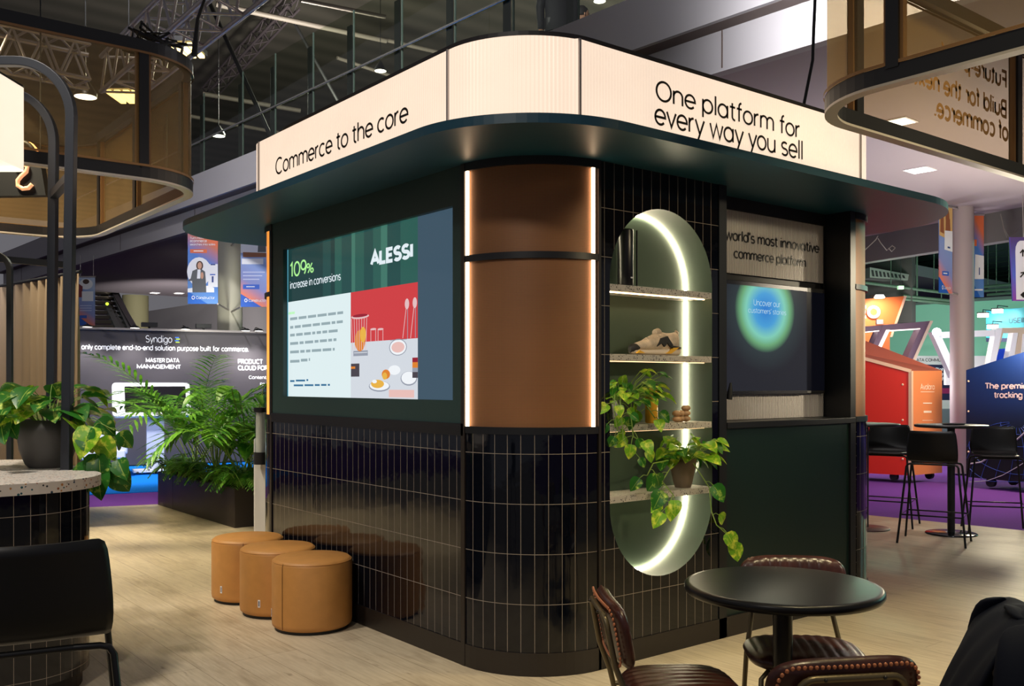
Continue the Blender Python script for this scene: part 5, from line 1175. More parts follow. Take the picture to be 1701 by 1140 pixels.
def wtx(s, u0, v0, u1, h, bold=.03, m_=WL):
    a, b = onW(u0, v0), onW(u1, v0); hh = (onW(u0, v0 - h) - a).length
    return text(s, a + nw * .004, dw, Z, (b - a).dot(dw), m_, bk, height=hh, bold=bold, depth=0)
wtx('Syndigo', 242, 568.5, 286, 11.5, .004)
lg = MB()
for k, (c, a0) in enumerate(((0, 0), (1, 1.5), (0, -.5), (1, 1))):
    p, q_ = onW(290 + a0, 561 + k * 2.6), onW(298 + a0, 561 + k * 2.6); lg.obox((p + q_) / 2 + nw * .004, dw * .035, nw * .003, Z * .011, c)
lg.build('logo', [mat('logo_blue', (70, 130, 230), .5, emit=.3, ergb=(70, 130, 230)), mat('logo_lime', (190, 220, 90), .5, emit=.3, ergb=(190, 220, 90))], bk)
wtx('only complete end-to-end solution purpose built for commerce.', 135, 580, 413, 9, .03)
wtx('MASTER DATA', 242, 601.5, 298, 7.5, .04); wtx('MANAGEMENT', 227, 612, 300, 7.5, .04)
wtx('PRODUCT', 395, 604, 436, 7.5, .04); wtx('CLOUD FOR', 395, 614.5, 445, 7.5, .04); wtx('Content', 413, 629.5, 442, 5.5, .02); wtx('PIM', 432, 641, 444, 5.5, .02)
for u, v, sl_ in ((145, 545, 'leftmost small spotlight on top of the charcoal wall, beside the curtain'), (224, 547, 'second small spotlight from the left on top of the charcoal wall'), (308, 549, 'small spotlight above the white lettering, in the middle of the charcoal wall'), (430, 553, 'rightmost small spotlight on the charcoal wall, beside the kiosk'), (408, 552, 'second small spotlight from the right on top of the charcoal wall')):
    c = onW(u, v, .55); c.z = HW + .02; r = empty('arm_spotlight', c, sl_, 'spotlight', 'spotlights on the charcoal wall')
    MB().lathe([(.05, .03), (.09, 0.0), (.085, -.01)], 16, c).build('head', BLK, r); MB().lathe([(0, -.006), (.08, -.012)], 16, c).build('lamp_face', LAMP, r)
    MB().tube([c + Z * .03, c - nw * .3 + Z * .07, c - nw * .55 - Z * .0], .012, 6).build('arm', BLK, r)
    spot(c - Z * .03, c - nw * .45 - Z * 1.0, 95, (1, .95, .95), 95, .9, .06)
for u, v, sl_ in ((248, 545, 'left of two dark clamp lamps sitting on top of the charcoal wall'), (338, 547, 'right one of two dark clamp lamps on the charcoal wall, near the pillar')):
    c = onW(u, v); c.z = HW + .03; r = empty('clamp_lamp', c, sl_, 'lamp', 'clamp lamps on the charcoal wall')
    MB().obox(c + Z * .08, dw * .14, nw * .08, Z * .04).build('housing', BLK, r); MB().tube([c, c + Z * .06], .02, 6).build('clamp', BLK, r)
# touch-screen stand
td = 16.2; tcx = at(252, 638, td); tcx = Vector((tcx.x, tcx.y, 0)); ts = empty('touchscreen_stand', tcx, 'white pedestal with a tilted dark touchscreen on the blue carpet', 'screen stand')
wmat = mat('gloss_white_plastic', (236, 236, 240), .3, emit=.0)
def T_(x, y, z): return tcx + dw * x + Z * z - nw * y
def slab(cx, cz, w, h, th, tilt, m_, nm, off=0.0, rad=.06, par=ts):
    up = (Z * math.cos(tilt) - nw * math.sin(tilt)).normalized(); nn_ = dw.cross(up).normalized(); nn_ = nn_ if nn_.dot(nw) > 0 else -nn_
    c = T_(cx, 0, cz) + nn_ * off; o_ = rrect(-w / 2, w / 2, -h / 2, h / 2, rad, 6); k = len(o_)
    vs = [c + dw * a + up * b_ + nn_ * th / 2 for a, b_ in o_] + [c + dw * a + up * b_ - nn_ * th / 2 for a, b_ in o_]
    return MB().add(vs, [tuple(range(k)), tuple(reversed(range(k, 2 * k)))] + [((i + 1) % k, i, k + i, k + (i + 1) % k) for i in range(k)]).build(nm, m_, par)
slab(.0, 1.24, 1.25, .60, .09, .35, wmat, 'bezel', 0); slab(.06, 1.24, .98, .46, .02, .35, mat('touch_glass', (24, 22, 26), .08, spec=.6), 'screen', .042, .01)
MB().obox(T_(.06, .05, .53), dw * .14, nw * .06, Z * .53).build('column', mat('column_white', (196, 204, 226), .35), ts); MB().obox(T_(.06, .02, .04), dw * .36, nw * .16, Z * .02).build('base', wmat, ts)
for a in (-.3, .3):
    for b_ in (-.2, .2): MB().ball(T_(.06 + a, b_, .018), .025, 8).build('castor', BLK, ts)
# white armchair
ad = 15.6; ac = at(172, 638, ad); ac = Vector((ac.x, ac.y, 0)); ar = empty('armchair', ac, 'white tub armchair on thin dark legs beyond the blue carpet', 'armchair')
FB = mat('white_fabric', (226, 228, 236), .7)
def A_(x, y, z): return ac + dw * x - nw * y + Z * z
MB().add([A_(x * w, y, z) for (w, y, z) in ((.32, -.02, .30), (.33, -.05, .72), (.33, -.16, .74), (.32, -.16, .30)) for x in (-1, 1)], [(0, 1, 3, 2), (2, 3, 5, 4), (4, 5, 7, 6), (6, 7, 1, 0), (0, 2, 4, 6), (1, 7, 5, 3)]).build('backrest', FB, ar, bevel=.03)
MB().obox(A_(0, .16, .36), dw * .33, nw * .33, Z * .08).build('seat', FB, ar, bevel=.03)
for s_ in (-1, 1):
    MB().obox(A_(s_ * .31, .14, .46), dw * .05, nw * .30, Z * .10).build('arm', FB, ar, bevel=.03)
    for y_ in (-.1, .4): MB().tube([A_(s_ * .24, y_, .29), A_(s_ * .27, y_ * 1.1, 0)], [.018, .010], 8).build('leg', mat('dark_wood_leg', (60, 44, 36), .5), ar)
# curtain and its frame behind the counter
cA_, cB_ = at(-40, 638, 12.0), at(134, 638, 10.0); cA_.z = cB_.z = 0; dc = (cB_ - cA_); LC = dc.length; dc.normalize(); nc = Vector((dc.y, -dc.x, 0))
P = []
for z in (0.02, .6, 1.3, 2.0, 2.62, 2.68):
    row = []
    for i in range(160):
        s_ = i / 159; a = s_ * LC; row.append(cA_ + dc * a + nc * ((.045 + .012 * math.sin(a * 3.1)) * math.sin(a * 2 * PI / .21 + .8 * math.sin(a * 2.3)) * (1 if z < 2.5 else .6) * (1.1 - .1 * z)) + Z * z)
    P.append(row)
cu_ = empty('curtain', (cA_ + cB_) / 2, 'pleated beige curtain hanging behind the counter plant', 'curtain')
MB().grid(P).build('drape', mat('beige_velvet', (140, 122, 102), .85), cu_); MB().tube([cA_ + Z * 2.7, cB_ + Z * 2.7], .02, 8).build('rail', BLK, cu_)
f3 = at(16.5, 770, 8.6); f3 = Vector((f3.x, f3.y, 0)); hoop(f3, 2.70, .16, 0, 1.2, .045, 'steel_frame', 'thin dark steel frame in front of the beige curtain at the far left', 0.0)
tag(MB().bar(at(-60, 425, 9.2), at(108, 440, 9.2), .06).build('crossbeam', mat('graphite_steel', (0, 0, 0))), 'dark horizontal bar crossing above the beige curtain', 'beam')
# columns and banners
CON = mat('concrete_column', (190, 188, 170), .8)
cc = at(382, 638, 19.6); cL = cc; tag(MB().lathe([(.25, 0), (.25, 4.5)], 32, (cc.x, cc.y, 0)).build('pillar', CON), 'round pale concrete pillar between the two tall banners on the left', 'pillar', None, 'structure')
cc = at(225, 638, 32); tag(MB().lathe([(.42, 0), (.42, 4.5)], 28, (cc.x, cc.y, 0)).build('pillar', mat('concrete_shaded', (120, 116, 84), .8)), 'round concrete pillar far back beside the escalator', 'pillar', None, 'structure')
cR = at(1598, 638, 16.1); tag(MB().lathe([(.19, 0), (.19, 4.5)], 32, (cR.x, cR.y, 0)).build('pillar', mat('grey_column_paint', (158, 146, 150), .6)), 'round grey pillar between the red and navy crates on the right', 'pillar', None, 'structure')
def uvmat(name, stops):
    m = mat(name, (128, 128, 128), .6); t = NT(m); u, v, _ = t.sep(t.uv()); t.l(t.ramp(t.math('ADD', v, t.math('MULTIPLY', u, .25)), [(p, lin(c)) for p, c in stops]), t.b.inputs['Base Color']); return m
BAN1 = uvmat('banner_print_blue_orange', [(.0, (24, 96, 190)), (.16, (24, 96, 190)), (.17, (90, 140, 205)), (.7, (70, 120, 200)), (.95, (190, 110, 90)), (1, (214, 106, 66))])
BAN2 = uvmat('banner_print_orange_blue', [(.0, (24, 84, 180)), (.18, (24, 84, 180)), (.19, (220, 120, 84)), (.42, (130, 140, 196)), (.8, (130, 160, 215)), (1, (170, 190, 220))])
def banner(u0, v0, u1, v1, d, lab, m_, deco, ang=0.0, pil=None):
    c = at((u0 + u1) / 2, (v0 + v1) / 2, d); w = (u1 - u0) * d / FPX; h = (v1 - v0) * d / FPX; ax = (RT * math.cos(ang) + FW * math.sin(ang)).normalized(); w /= math.cos(ang); nn_ = Z.cross(ax); nn_ = nn_ if nn_.dot(FW) < 0 else -nn_
    r = empty('banner', c, lab, 'banner')
    def q(x, y, o=.006): return c + ax * (x - .5) * w + Z * (y - .5) * h + nn_ * o
    MB().add([q(0, 0), q(1, 0), q(1, 1), q(0, 1), q(0, 0, -.006), q(1, 0, -.006), q(1, 1, -.006), q(0, 1, -.006)], [(0, 1, 2, 3), (7, 6, 5, 4)], 0, False, [[(0, 0), (1, 0), (1, 1), (0, 1)], [(0, 1), (1, 1), (1, 0), (0, 0)]]).build('print', m_, r)
    MB().tube([q(-.05, 1.0, 0), q(1.05, 1.0, 0)], .02, 6).build('rod', ALU, r)
    def shape(pts, m2, nm, o=.009): MB().add([q(x, y, o) for x, y in pts], [tuple(range(len(pts)))]).build(nm, m2, r)
    def ell(x, y, rx, ry, m2, nm, o=.01): shape([(x + rx * math.cos(2 * PI * k / 20), y + ry * math.sin(2 * PI * k / 20)) for k in range(20)], m2, nm, o)
    def tx(s, x, y, wd, m2, hh=None): text(s, q(x, y, .012), ax, Z, wd * w, m2, r, height=hh * h if hh else None, depth=0, bold=.01)
    if pil is None:
        for x_ in (.1, .9): MB().tube([q(x_, 1, 0), Vector((*q(x_, 1, 0).xy, 4.5))], .006, 5).build('hanger', ALU, r)
    if pil is not None:
        e_ = Vector((pil.x, pil.y, q(0, 1).z)); s0_ = min((q(0, 1), q(1, 1)), key=lambda p: (p - e_).length); MB().tube([s0_, e_], .018, 6).build('bracket', ALU, r); MB().tube([s0_ - Z * h, e_ - Z * h], .018, 6).build('bracket', ALU, r)
    deco(shape, ell, tx, r); return r
PW = mat('print_paper_white', (226, 230, 236), .6); PG = mat('print_suit_grey', (86, 90, 94), .6); PS = mat('print_skin', (196, 150, 124), .6); PH = mat('print_hair', (66, 42, 32), .6); PO = mat('print_orange', (214, 104, 60), .6); PB = mat('print_navy', (30, 62, 130), .6); PV = mat('print_blue_button', (40, 90, 190), .6); PBW = mat('print_wood', (140, 86, 56), .6)
def logo(ell, tx, r, y=.06, x=.13, s=.62):
    ell(x + .055, y + .022, .055, .026, PW, 'logo', .010); ell(x + .055, y + .022, .034, .016, PV, 'logo', .0105); tx('Constructor', x + .15, y + .004, s, PW, .036)
def d1(shape, ell, tx, r):
    ell(.38, .42, .40, .19, PW, 'white_disc'); shape([(0, .15), (.88, .15), (.88, .21), (.7, .24), (0, .2)], PW, 'desk')
    shape([(.68, .22), (1, .22), (1, .52), (.68, .52)], PW, 'product_card', .0095); shape([(.80, .28), (.86, .28), (.86, .36), (.80, .36)], PB, 'product_card', .0105); shape([(.74, .375), (.92, .375), (.92, .39), (.74, .39)], PV, 'product_card', .0105); shape([(.76, .505), (.92, .505), (.92, .52), (.76, .52)], PB, 'product_card', .0105)
    shape([(.16, .15), (.62, .15), (.6, .33), (.58, .42), (.46, .455), (.3, .455), (.16, .43), (.1, .33), (.02, .315), (.02, .30), (.15, .30)], PG, 'suit', .0105); shape([(.31, .33), (.42, .33), (.43, .45), (.33, .45)], PW, 'shirt', .011)
    ell(.40, .50, .115, .062, PH, 'hair', .0107); ell(.40, .50, .07, .046, PS, 'face', .0115); ell(.48, .37, .05, .045, PS, 'hand', .012)
    shape([(.08, .665), (.64, .665), (.64, .715), (.08, .715)], PO, 'button'); shape([(.2, .685), (.52, .685), (.52, .697), (.2, .697)], PW, 'text_line', .011)
    for k in range(3): tx(('Turn more', 'ecommerce', 'searches into sales')[k], .08, .85 - k * .042, (.46, .56, .84)[k], PW, .026)
    logo(ell, tx, r)
def d2(shape, ell, tx, r):
    shape([(0, .76), (1, .76), (1, 1), (0, 1)], PW, 'kitchen_photo', .008); shape([(.08, .70), (.9, .70), (.9, .76), (.08, .77)], PBW, 'shelf_photo', .009); shape([(.6, .77), (.9, .77), (.88, .9), (.62, .9)], PG, 'person_photo'); ell(.55, .93, .08, .05, PH, 'person_photo'); ell(.78, .93, .07, .045, PH, 'person_photo', .0102)
    shape([(.04, .60), (.80, .60), (.80, .68), (.04, .68)], PW, 'search_bar', .0105); shape([(.08, .25), (.66, .25), (.66, .315), (.08, .315)], PV, 'button'); shape([(.2, .278), (.5, .278), (.5, .29), (.2, .29)], PW, 'text_line', .011)
    for k in range(3): shape([(.08, .48 - k * .05), (.86 - k * .1, .48 - k * .05), (.86 - k * .1, .495 - k * .05), (.08, .495 - k * .05)], mat('print_pale_line', (190, 200, 230), .6), 'text_line')
    logo(ell, tx, r, .07)
def d3(shape, ell, tx, r):
    ell(.45, .85, .42, .11, PW, 'photo'); ell(.45, .9, .2, .05, PH, 'photo', .0103); shape([(0, .58), (.2, .58), (.25, .8), (0, .86)], mat('print_red', (120, 40, 50), .6), 'photo', .0106); shape([(.2, .5), (.9, .5), (.9, .7), (.2, .7)], PW, 'product_card', .011)
    shape([(.05, .15), (.5, .15), (.5, .21), (.05, .21)], PV, 'button')
    for k in range(3): shape([(.08, .40 - k * .05), (.8, .40 - k * .05), (.8, .415 - k * .05), (.08, .415 - k * .05)], mat('print_pale_line', (0, 0, 0)), 'text_line')
def d4(shape, ell, tx, r):
    shape([(0, .66), (1, .6), (1, 1), (0, 1)], mat('print_ochre', (206, 170, 110), .6), 'photo'); ell(.2, .90, .13, .08, PBW, 'photo', .0102); ell(.62, .88, .15, .09, PBW, 'photo', .0102); shape([(.06, .70), (.36, .68), (.32, .9), (.1, .9)], PBW, 'photo', .0104); shape([(.46, .70), (.86, .68), (.8, .86), (.5, .88)], PBW, 'photo', .0104)
    shape([(.38, .50), (1, .48), (1, .72), (.4, .72)], PW, 'product_card', .011); shape([(.62, .52), (.82, .515), (.82, .535), (.62, .54)], PB, 'product_card', .0115); shape([(.22, .20), (.72, .2), (.72, .25), (.22, .25)], PV, 'button'); shape([(.3, .22), (.6, .22), (.6, .232), (.3, .232)], PW, 'text_line', .011); logo(ell, tx, r, .04, .2, .5)
def d5(shape, ell, tx, r):
    shape([(0, .62), (.3, .62), (.3, .70), (0, .70)], PO, 'button'); shape([(.1, .22), (1, .22), (1, .50), (.15, .52)], PW, 'product_card'); shape([(.5, .27), (.6, .27), (.6, .36), (.5, .36)], PB, 'product_card', .0105); shape([(.1, .08), (.9, .08), (.9, .1), (.1, .1)], PW, 'text_line')
banner(312, 378, 362, 505, 17.9, 'tall blue and orange banner with a woman in a grey suit, left of the pillar', BAN1, d1, 0, cL)
banner(400, 392, 447, 510, 18.1, 'tall banner with a kitchen photo and search bar, half hidden by the kiosk', BAN2, d2, 0, cL)
banner(131, 460, 158, 541, 22, 'narrow blue banner beside the escalator, behind the curtain edge', BAN2, d3)
banner(1556, 343, 1585, 487, 15.75, 'angled banner with brown fashion photo left of the grey pillar', BAN2, d4, .5, cR)
banner(1617, 357, 1634, 494, 16.4, 'narrow banner peeking out right of the grey pillar', BAN1, d5, 0, cR)
banner(1539, 366, 1562, 398, 20, 'small purple and magenta banner at the tip of the canopy', uvmat('banner_magenta', [(0, (176, 40, 150)), (.5, (150, 90, 190)), (1, (120, 100, 180))]), lambda *a: None)
# escalator
eb_ = at(150, 545, 30); ec = Vector((eb_.x, eb_.y, 0)); es = empty('escalator', ec, 'dark escalator with pale steps and a green lit balustrade, far left', 'escalator')
def Ee(u, v, d): return at(u, v, d)
stp = MB()
for k in range(14):
    v = 552 - k * 8; d = 27 + k * .5; a, b_ = Ee(157 - k * .1, v, d), Ee(200 - k * 2.0, v, d); stp.obox((a + b_) / 2, (b_ - a) / 2, FW * .28, Z * .05)
stp.build('steps', mat('escalator_step', (120, 112, 96), .5, .3), es)
for du, nm in ((0, 0), (20, 1)):
    a, b_ = Ee(198 + du, 553, 26.6), Ee(165 + du, 483, 32); m = MB(); m.add([a, b_, b_ + Z * .0 - FW * 0 + RT * .22, a + RT * .22], [(0, 1, 2, 3)]); m.bar(a, b_, .16, .2); m.build('balustrade', mat('escalator_green_steel', (88, 104, 98), .35, .3), es)
MB().bar(Ee(226, 553, 26.4), Ee(186, 483, 31.8), .16, .16).build('handrail', BLK, es)
gl_ = Ee(178, 505, 27); MB().ball(gl_, .045, 10).build('signal_lamp', mat('green_lamp', (180, 230, 60), .4, emit=2.0, ergb=(190, 230, 60)), es)
# ------------------------------------------------------------------ right-hand booths
def plane_at(u0, u1, d0, d1):
    a, b = at(u0, 638, d0), at(u1, 638, d1); a.z = b.z = 0; d = (b - a).normalized(); n = Vector((d.y, -d.x, 0)); n = n if n.dot(FW) < 0 else -n
    def on(u, v, off=0.0):
        r = _ray(u, v); k = ((a + n * off - CAM).dot(n)) / r.dot(n); return CAM + r * k
    return on, d, n
def poly3(on, n, pts, th, nm, m_, par, off=0.0):
    P = [on(u, v) + n * off for u, v in pts]; k = len(P)
    return MB().add(P + [p - n * th for p in P], [tuple(range(k)), tuple(reversed(range(k, 2 * k)))] + [(i, (i + 1) % k, k + (i + 1) % k, k + i) for i in range(k)]).build(nm, m_, par)
def frame(on, n, outer, inner, th, nm, m_, par, off=0.0):
    A = [on(u, v) + n * off for u, v in outer]; B = [on(u, v) + n * off for u, v in inner]; k = len(A); V = A + B + [p - n * th for p in A] + [p - n * th for p in B]; F = []
    for i in range(k):
        j = (i + 1) % k; F += [(i, j, k + j, k + i), (2 * k + j, 2 * k + i, 3 * k + i, 3 * k + j), (j, i, 2 * k + i, 2 * k + j), (k + i, k + j, 3 * k + j, 3 * k + i)]
    return MB().add(V, F).build(nm, m_, par)
# red wheeled crate
def crate(base_uv, edge_u, far_uv, H_edge, name, lab): pass
def onp(u, v, a, b):                                               # on the upright plane through two floor points
    d = (b - a).normalized(); n = Vector((d.y, -d.x, 0)); r = _ray(u, v); k = ((a - CAM).dot(n)) / r.dot(n); return CAM + r * k
e0 = flo(1513, 801); l0 = Vector((-6.1, 10.25, 0)); r0 = flo(1565, 796)
dl = (l0 - e0).normalized(); dr = (r0 - e0).normalized()
crr = empty('wheeled_crate', (e0 + l0) / 2, 'tall red wheeled display crate with an orange end panel and sloping top', 'display crate')
zb_ = .10; zE = onp(1513, 616.5, e0, l0).z; zL = onp(1440, 597, e0, l0).z; 
Lp = onp(1440, 700, e0, l0); slope = (zL - zE) / (Vector((Lp.x, Lp.y, 0)) - e0).length; wl_ = 2.1; wr = (r0 - e0).length
RED = mat('crate_red', (190, 26, 8), .45); ORG_ = mat('crate_orange', (222, 128, 76), .5); TERR = mat('crate_terracotta', (176, 92, 74), .5); EDG = mat('crate_pale_edge', (214, 176, 150), .5)
a, b, c, d = e0, e0 + dl * wl_, e0 + dl * wl_ + dr * wr, e0 + dr * wr
zt2 = zE + slope * wl_; up = lambda p, z: Vector((p.x, p.y, z))
zEr = onp(1565, 618, e0, r0).z; 
V = [up(a, zb_), up(b, zb_), up(c, zb_), up(d, zb_), up(a, zE), up(b, zt2), up(c, zt2 + .30), up(d, zEr + .02)]
MB().add(V, [(1, 0, 4, 5)], 0).add(V, [(0, 3, 7, 4)], 1).add(V, [(5, 4, 7, 6)], 2).add(V, [(3, 2, 6, 7), (2, 1, 5, 6), (0, 1, 2, 3)], 0).build('crate_body', [RED, ORG_, TERR], crr)
out_ = -(dl + dr).normalized() * .004
MB().bar(up(a, zb_) + out_, up(a, zE) + out_, .05).bar(up(a, zE) + out_, up(b, zt2) + out_, .05).build('edge_trim', EDG, crr)
for p in (a + dl * .3 + dr * .1, a + dl * 1.7 + dr * .1, a + dr * (wr - .12) + dl * .12, a + dl * 1.7 + dr * (wr - .12)): MB().tube([p + Z * .065 - dr * .03, p + Z * .065 + dr * .03], .065, 14).build('castor', BLKM, crr)
nr_ = Vector((dr.y, -dr.x, 0)); nr_ = nr_ if nr_.dot(FW) < 0 else -nr_
CWH = mat('crate_white_lettering', (238, 214, 196), .5)
def ctx(s, u0, v0, u1, h, bold=.01):
    A, B = onp(u0, v0, e0, r0), onp(u1, v0, e0, r0); hh = (onp(u0, v0 - h, e0, r0) - A).length; text(s, A + nr_ * .004, dr, Z, (B - A).length, CWH, crr, height=hh, bold=bold, depth=0)
ctx('Avalara', 1528.5, 647, 1552, 10); cln = MB()
for u0, u1, v, h in ((1529, 1552, 651.5, .9), (1533, 1548, 671, 2.0), (1534, 1547, 686, 3.4), (1532, 1549, 699, .9)):
    A, B = onp(u0, v, e0, r0), onp(u1, v, e0, r0); k = (onp(u0, v - h, e0, r0) - A).length; cln.add([A + nr_ * .004, B + nr_ * .004, B + nr_ * .004 + Z * k, A + nr_ * .004 + Z * k], [(0, 1, 2, 3)])
cln.build('text_line', CWH, crr)
for z in (.35, .95, 1.5): MB().ball(up(a, z) + dl * .12 + out_, .018, 8).build('bolt', EDG, crr)
# navy wheeled crate
n0 = flo(1605, 806); n1 = flo(1760, 822)
nv = empty('wheeled_crate', (n0 + n1) / 2, 'navy wheeled display crate with sloping top, pale words and a line globe', 'display crate')
dn = (n1 - n0).normalized(); nn = Vector((dn.y, -dn.x, 0)); nn = nn if nn.dot(FW) < 0 else -nn
def on2(u, v, off=0.0): return onp(u, v, n0 + nn * off, n1 + nn * off)
zA_ = on2(1605, 615).z; zB_ = on2(1701, 585).z; Ln = (n1 - n0).length; pB = on2(1701, 585); kk = (Vector((pB.x, pB.y, 0)) - n0).length; zR = zA_ + (zB_ - zA_) / kk * Ln
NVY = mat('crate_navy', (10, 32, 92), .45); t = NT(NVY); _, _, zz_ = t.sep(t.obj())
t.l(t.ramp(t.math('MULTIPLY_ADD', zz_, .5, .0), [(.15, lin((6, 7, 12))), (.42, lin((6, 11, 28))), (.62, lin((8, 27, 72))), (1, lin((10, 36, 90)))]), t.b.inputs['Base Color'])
zb_ = .12; bk_ = -nn * .7
V = [up(n0, zb_), up(n1, zb_), up(n1, zR), up(n0, zA_)]; V += [v_ + bk_ for v_ in V]
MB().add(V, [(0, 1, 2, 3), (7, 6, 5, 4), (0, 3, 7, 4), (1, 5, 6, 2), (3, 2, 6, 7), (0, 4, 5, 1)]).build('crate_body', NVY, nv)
LT = mat('crate_pink_lettering', (176, 150, 160), .5)
def ntx(s, u0, v0, u1, h):
    A, B = on2(u0, v0), on2(u1, v0); hh = (on2(u0, v0 - h) - A).length; text(s, A + nn * .005, dn, Z, (B - A).length, LT, nv, height=hh, bold=.03, depth=0)
ntx('The premier', 1637, 645.5, 1712, 9.5); ntx('tracking', 1652, 660.5, 1699, 9.5)
gb = MB(); gb2 = MB(); C_ = (1672, 770)
def gpt(lon, lat, R_=76):
    x = math.sin(lon) * math.cos(lat); y = math.sin(lat); z = math.cos(lon) * math.cos(lat); ti = .5; y2 = y * math.cos(ti) - z * math.sin(ti); return (C_[0] + R_ * (x * .92 + y2 * .25), C_[1] - R_ * 1.0 * (y2 - x * .22))
def gl_line(pts, m_, w):
    P = [on2(u, v, .006) for u, v in pts if 1606 < u < 1745 and 690 < v < 802]
    if len(P) > 2: m_.tube(P, w, 4)
for k in range(9): lat = -1.2 + k * .3; gl_line([gpt(-1.6 + j * .1, lat) for j in range(33)], gb, .0035)
for k in range(10): lon = -1.5 + k * .33; gl_line([gpt(lon, -1.4 + j * .1) for j in range(29)], gb, .003)
gb.build('globe_lines', mat('globe_line_blue', (36, 62, 150), .5), nv)
gl_line([(1611, 771), (1630, 768), (1650, 755), (1672, 742), (1690, 730), (1710, 712)], gb2, .012); gl_line([(1672, 812), (1690, 802), (1701, 797), (1720, 788)], gb2, .010); gl_line([(1610, 801), (1640, 799), (1665, 790), (1690, 776), (1715, 760)], gb2, .006)
gb2.build('orbit_lines', mat('orbit_line_pale', (160, 150, 170), .5), nv)
for s_ in (.35, 1.5):
    for q in (.08, .6): p = n0 + dn * s_ - nn * q; MB().tube([p + Z * .07 - nn * .03, p + Z * .07 + nn * .03], .07, 14).build('castor', BLKM, nv)
for z in (.5, 1.1, 1.55): MB().ball(up(n0, z) + dn * .04 + nn * .004, .016, 8).build('bolt', EDG, nv)
# orange booth wall with white letters
on, d, n = plane_at(1400, 1520, 20.5, 20.5)
ow = empty('orange_booth_wall', on(1460, 640), 'orange slanted booth wall with big white letters behind the red crate', 'booth wall')
ORW = mat('booth_orange', (236, 120, 62), .55)
poly3(on, n, [(1390, 640), (1478, 640), (1478, 560), (1505, 492), (1390, 500)], .15, 'panel', ORW, ow)
poly3(on, n, [(1478, 560), (1482, 560), (1506, 492), (1502, 492)], .2, 'edge', mat('booth_pale_edge', (246, 196, 168), .5), ow, .01)
A = on(1438, 527); text('EO', on(1424, 527) + n * .05, d, Z, (on(1461, 527) - on(1424, 527)).length, mat('booth_white_letters', (250, 246, 242), .5, emit=.5, ergb=(255, 248, 240)), ow, height=(on(1438, 508) - A).length, bold=.05, depth=0)
MB().obox(on(1461, 535, .05), d * .07, n * .03, Z * .05).build('plaque', mat('grey_seam', (150, 150, 156)), ow)
c = on(1461, 494, .5); lr = empty('spotlight', c, 'bright round spotlight washing the orange booth wall', 'spotlight'); MB().lathe([(0, -.02), (.10, -.02), (.11, 0), (.08, .05)], 20, c).build('lamp_head', LAMP, lr); MB().tube([c + Z * .04, c - n * .5 + Z * .08], .015, 6).build('arm', BLK, lr)
spot(c - Z * .04, on(1462, 530), 110, (1, .88, .7), 110, .8, .08)
# mauve parallelogram frames
on, d, n = plane_at(1430, 1560, 18.5, 18.5)
fr = empty('parallelogram_frame', on(1480, 600), 'mauve slanted open frames with lit inner edges above the red crate', 'booth frame')
MAU = mat('frame_mauve', (116, 98, 116), .5); LIT = mat('lit_frame_edge', (255, 244, 232), .5, emit=1.3, ergb=(255, 246, 236))
frame(on, n, [(1432, 618), (1507, 618), (1549, 533), (1467, 540)], [(1450, 606), (1503, 604), (1529, 546), (1476, 549)], .3, 'frame', MAU, fr)
frame(on, n, [(1396, 618), (1441, 618), (1476, 540), (1424, 543)], [(1410, 606), (1437, 606), (1460, 550), (1430, 552)], .3, 'frame', MAU, fr, -.01)
poly3(on, n, [(1507, 618), (1512, 618), (1550, 533), (1545, 533)], .3, 'side_face', mat('frame_cream_side', (222, 204, 180), .5), fr, .008)
poly3(on, n, [(1448, 598), (1454, 598), (1478, 548), (1472, 548)], .25, 'lit_edge', LIT, fr, .012); poly3(on, n, [(1472, 549), (1528, 545.6), (1528, 547), (1472, 550.6)], .25, 'lit_edge', LIT, fr, .012); poly3(on, n, [(1430, 552), (1460, 549), (1460, 550.4), (1430, 553.4)], .25, 'lit_edge', LIT, fr, .012)
for u in (1440, 1508):
    pt = on(u, 617, -.15); MB().bar(pt, Vector((pt.x, pt.y, -.03)), .16).build('leg', MAU, fr)
# green wall and signboard behind
on, d, n = plane_at(1440, 1720, 27, 25)
gw = empty('green_booth_wall', on(1580, 640), 'pale green fabric wall glowing behind the slanted frames', 'booth wall')
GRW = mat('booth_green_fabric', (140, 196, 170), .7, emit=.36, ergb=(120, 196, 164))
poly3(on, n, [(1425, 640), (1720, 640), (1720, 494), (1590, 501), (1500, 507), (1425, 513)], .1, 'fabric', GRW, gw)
poly3(on, n, [(1425, 514), (1500, 508.5), (1590, 502.5), (1720, 495), (1720, 489), (1590, 498), (1500, 505), (1425, 511)], .2, 'top_rail', mat('booth_grey_rail', (126, 150, 142), .6), gw, .05)
on, d, n = plane_at(1440, 1640, 23.5, 23.5)
sb = empty('signboard', on(1520, 640), 'white and navy signboard with black capitals behind the red crate', 'signboard')
poly3(on, n, [(1470, 604), (1640, 608), (1640, 592), (1470, 591)], .15, 'white_header', mat('signboard_white', (190, 196, 196), .5), sb); poly3(on, n, [(1470, 665), (1640, 665), (1640, 608), (1470, 604)], .12, 'navy_panel', mat('signboard_navy', (18, 22, 62), .5), sb)
poly3(on, n, [(1470, 654), (1640, 654), (1640, 645), (1470, 645)], .01, 'magenta_band', mat('signboard_magenta', (130, 24, 80), .5), sb, .01)
text('TATA COMMUNICATIONS', on(1518.5, 600.5) + n * .01, d, Z, (on(1597, 600) - on(1518.5, 600)).length, INK, sb, bold=.02, depth=0)
for s, u0, v0, u1 in (('Right Message', 1554, 616.5, 1604), ('Right Channel', 1554, 625, 1602), ('Right Time', 1554, 632, 1592)): text(s, on(u0, v0) + n * .012, d, Z, (on(u1, v0) - on(u0, v0)).length, PW, sb, bold=.03, depth=0)
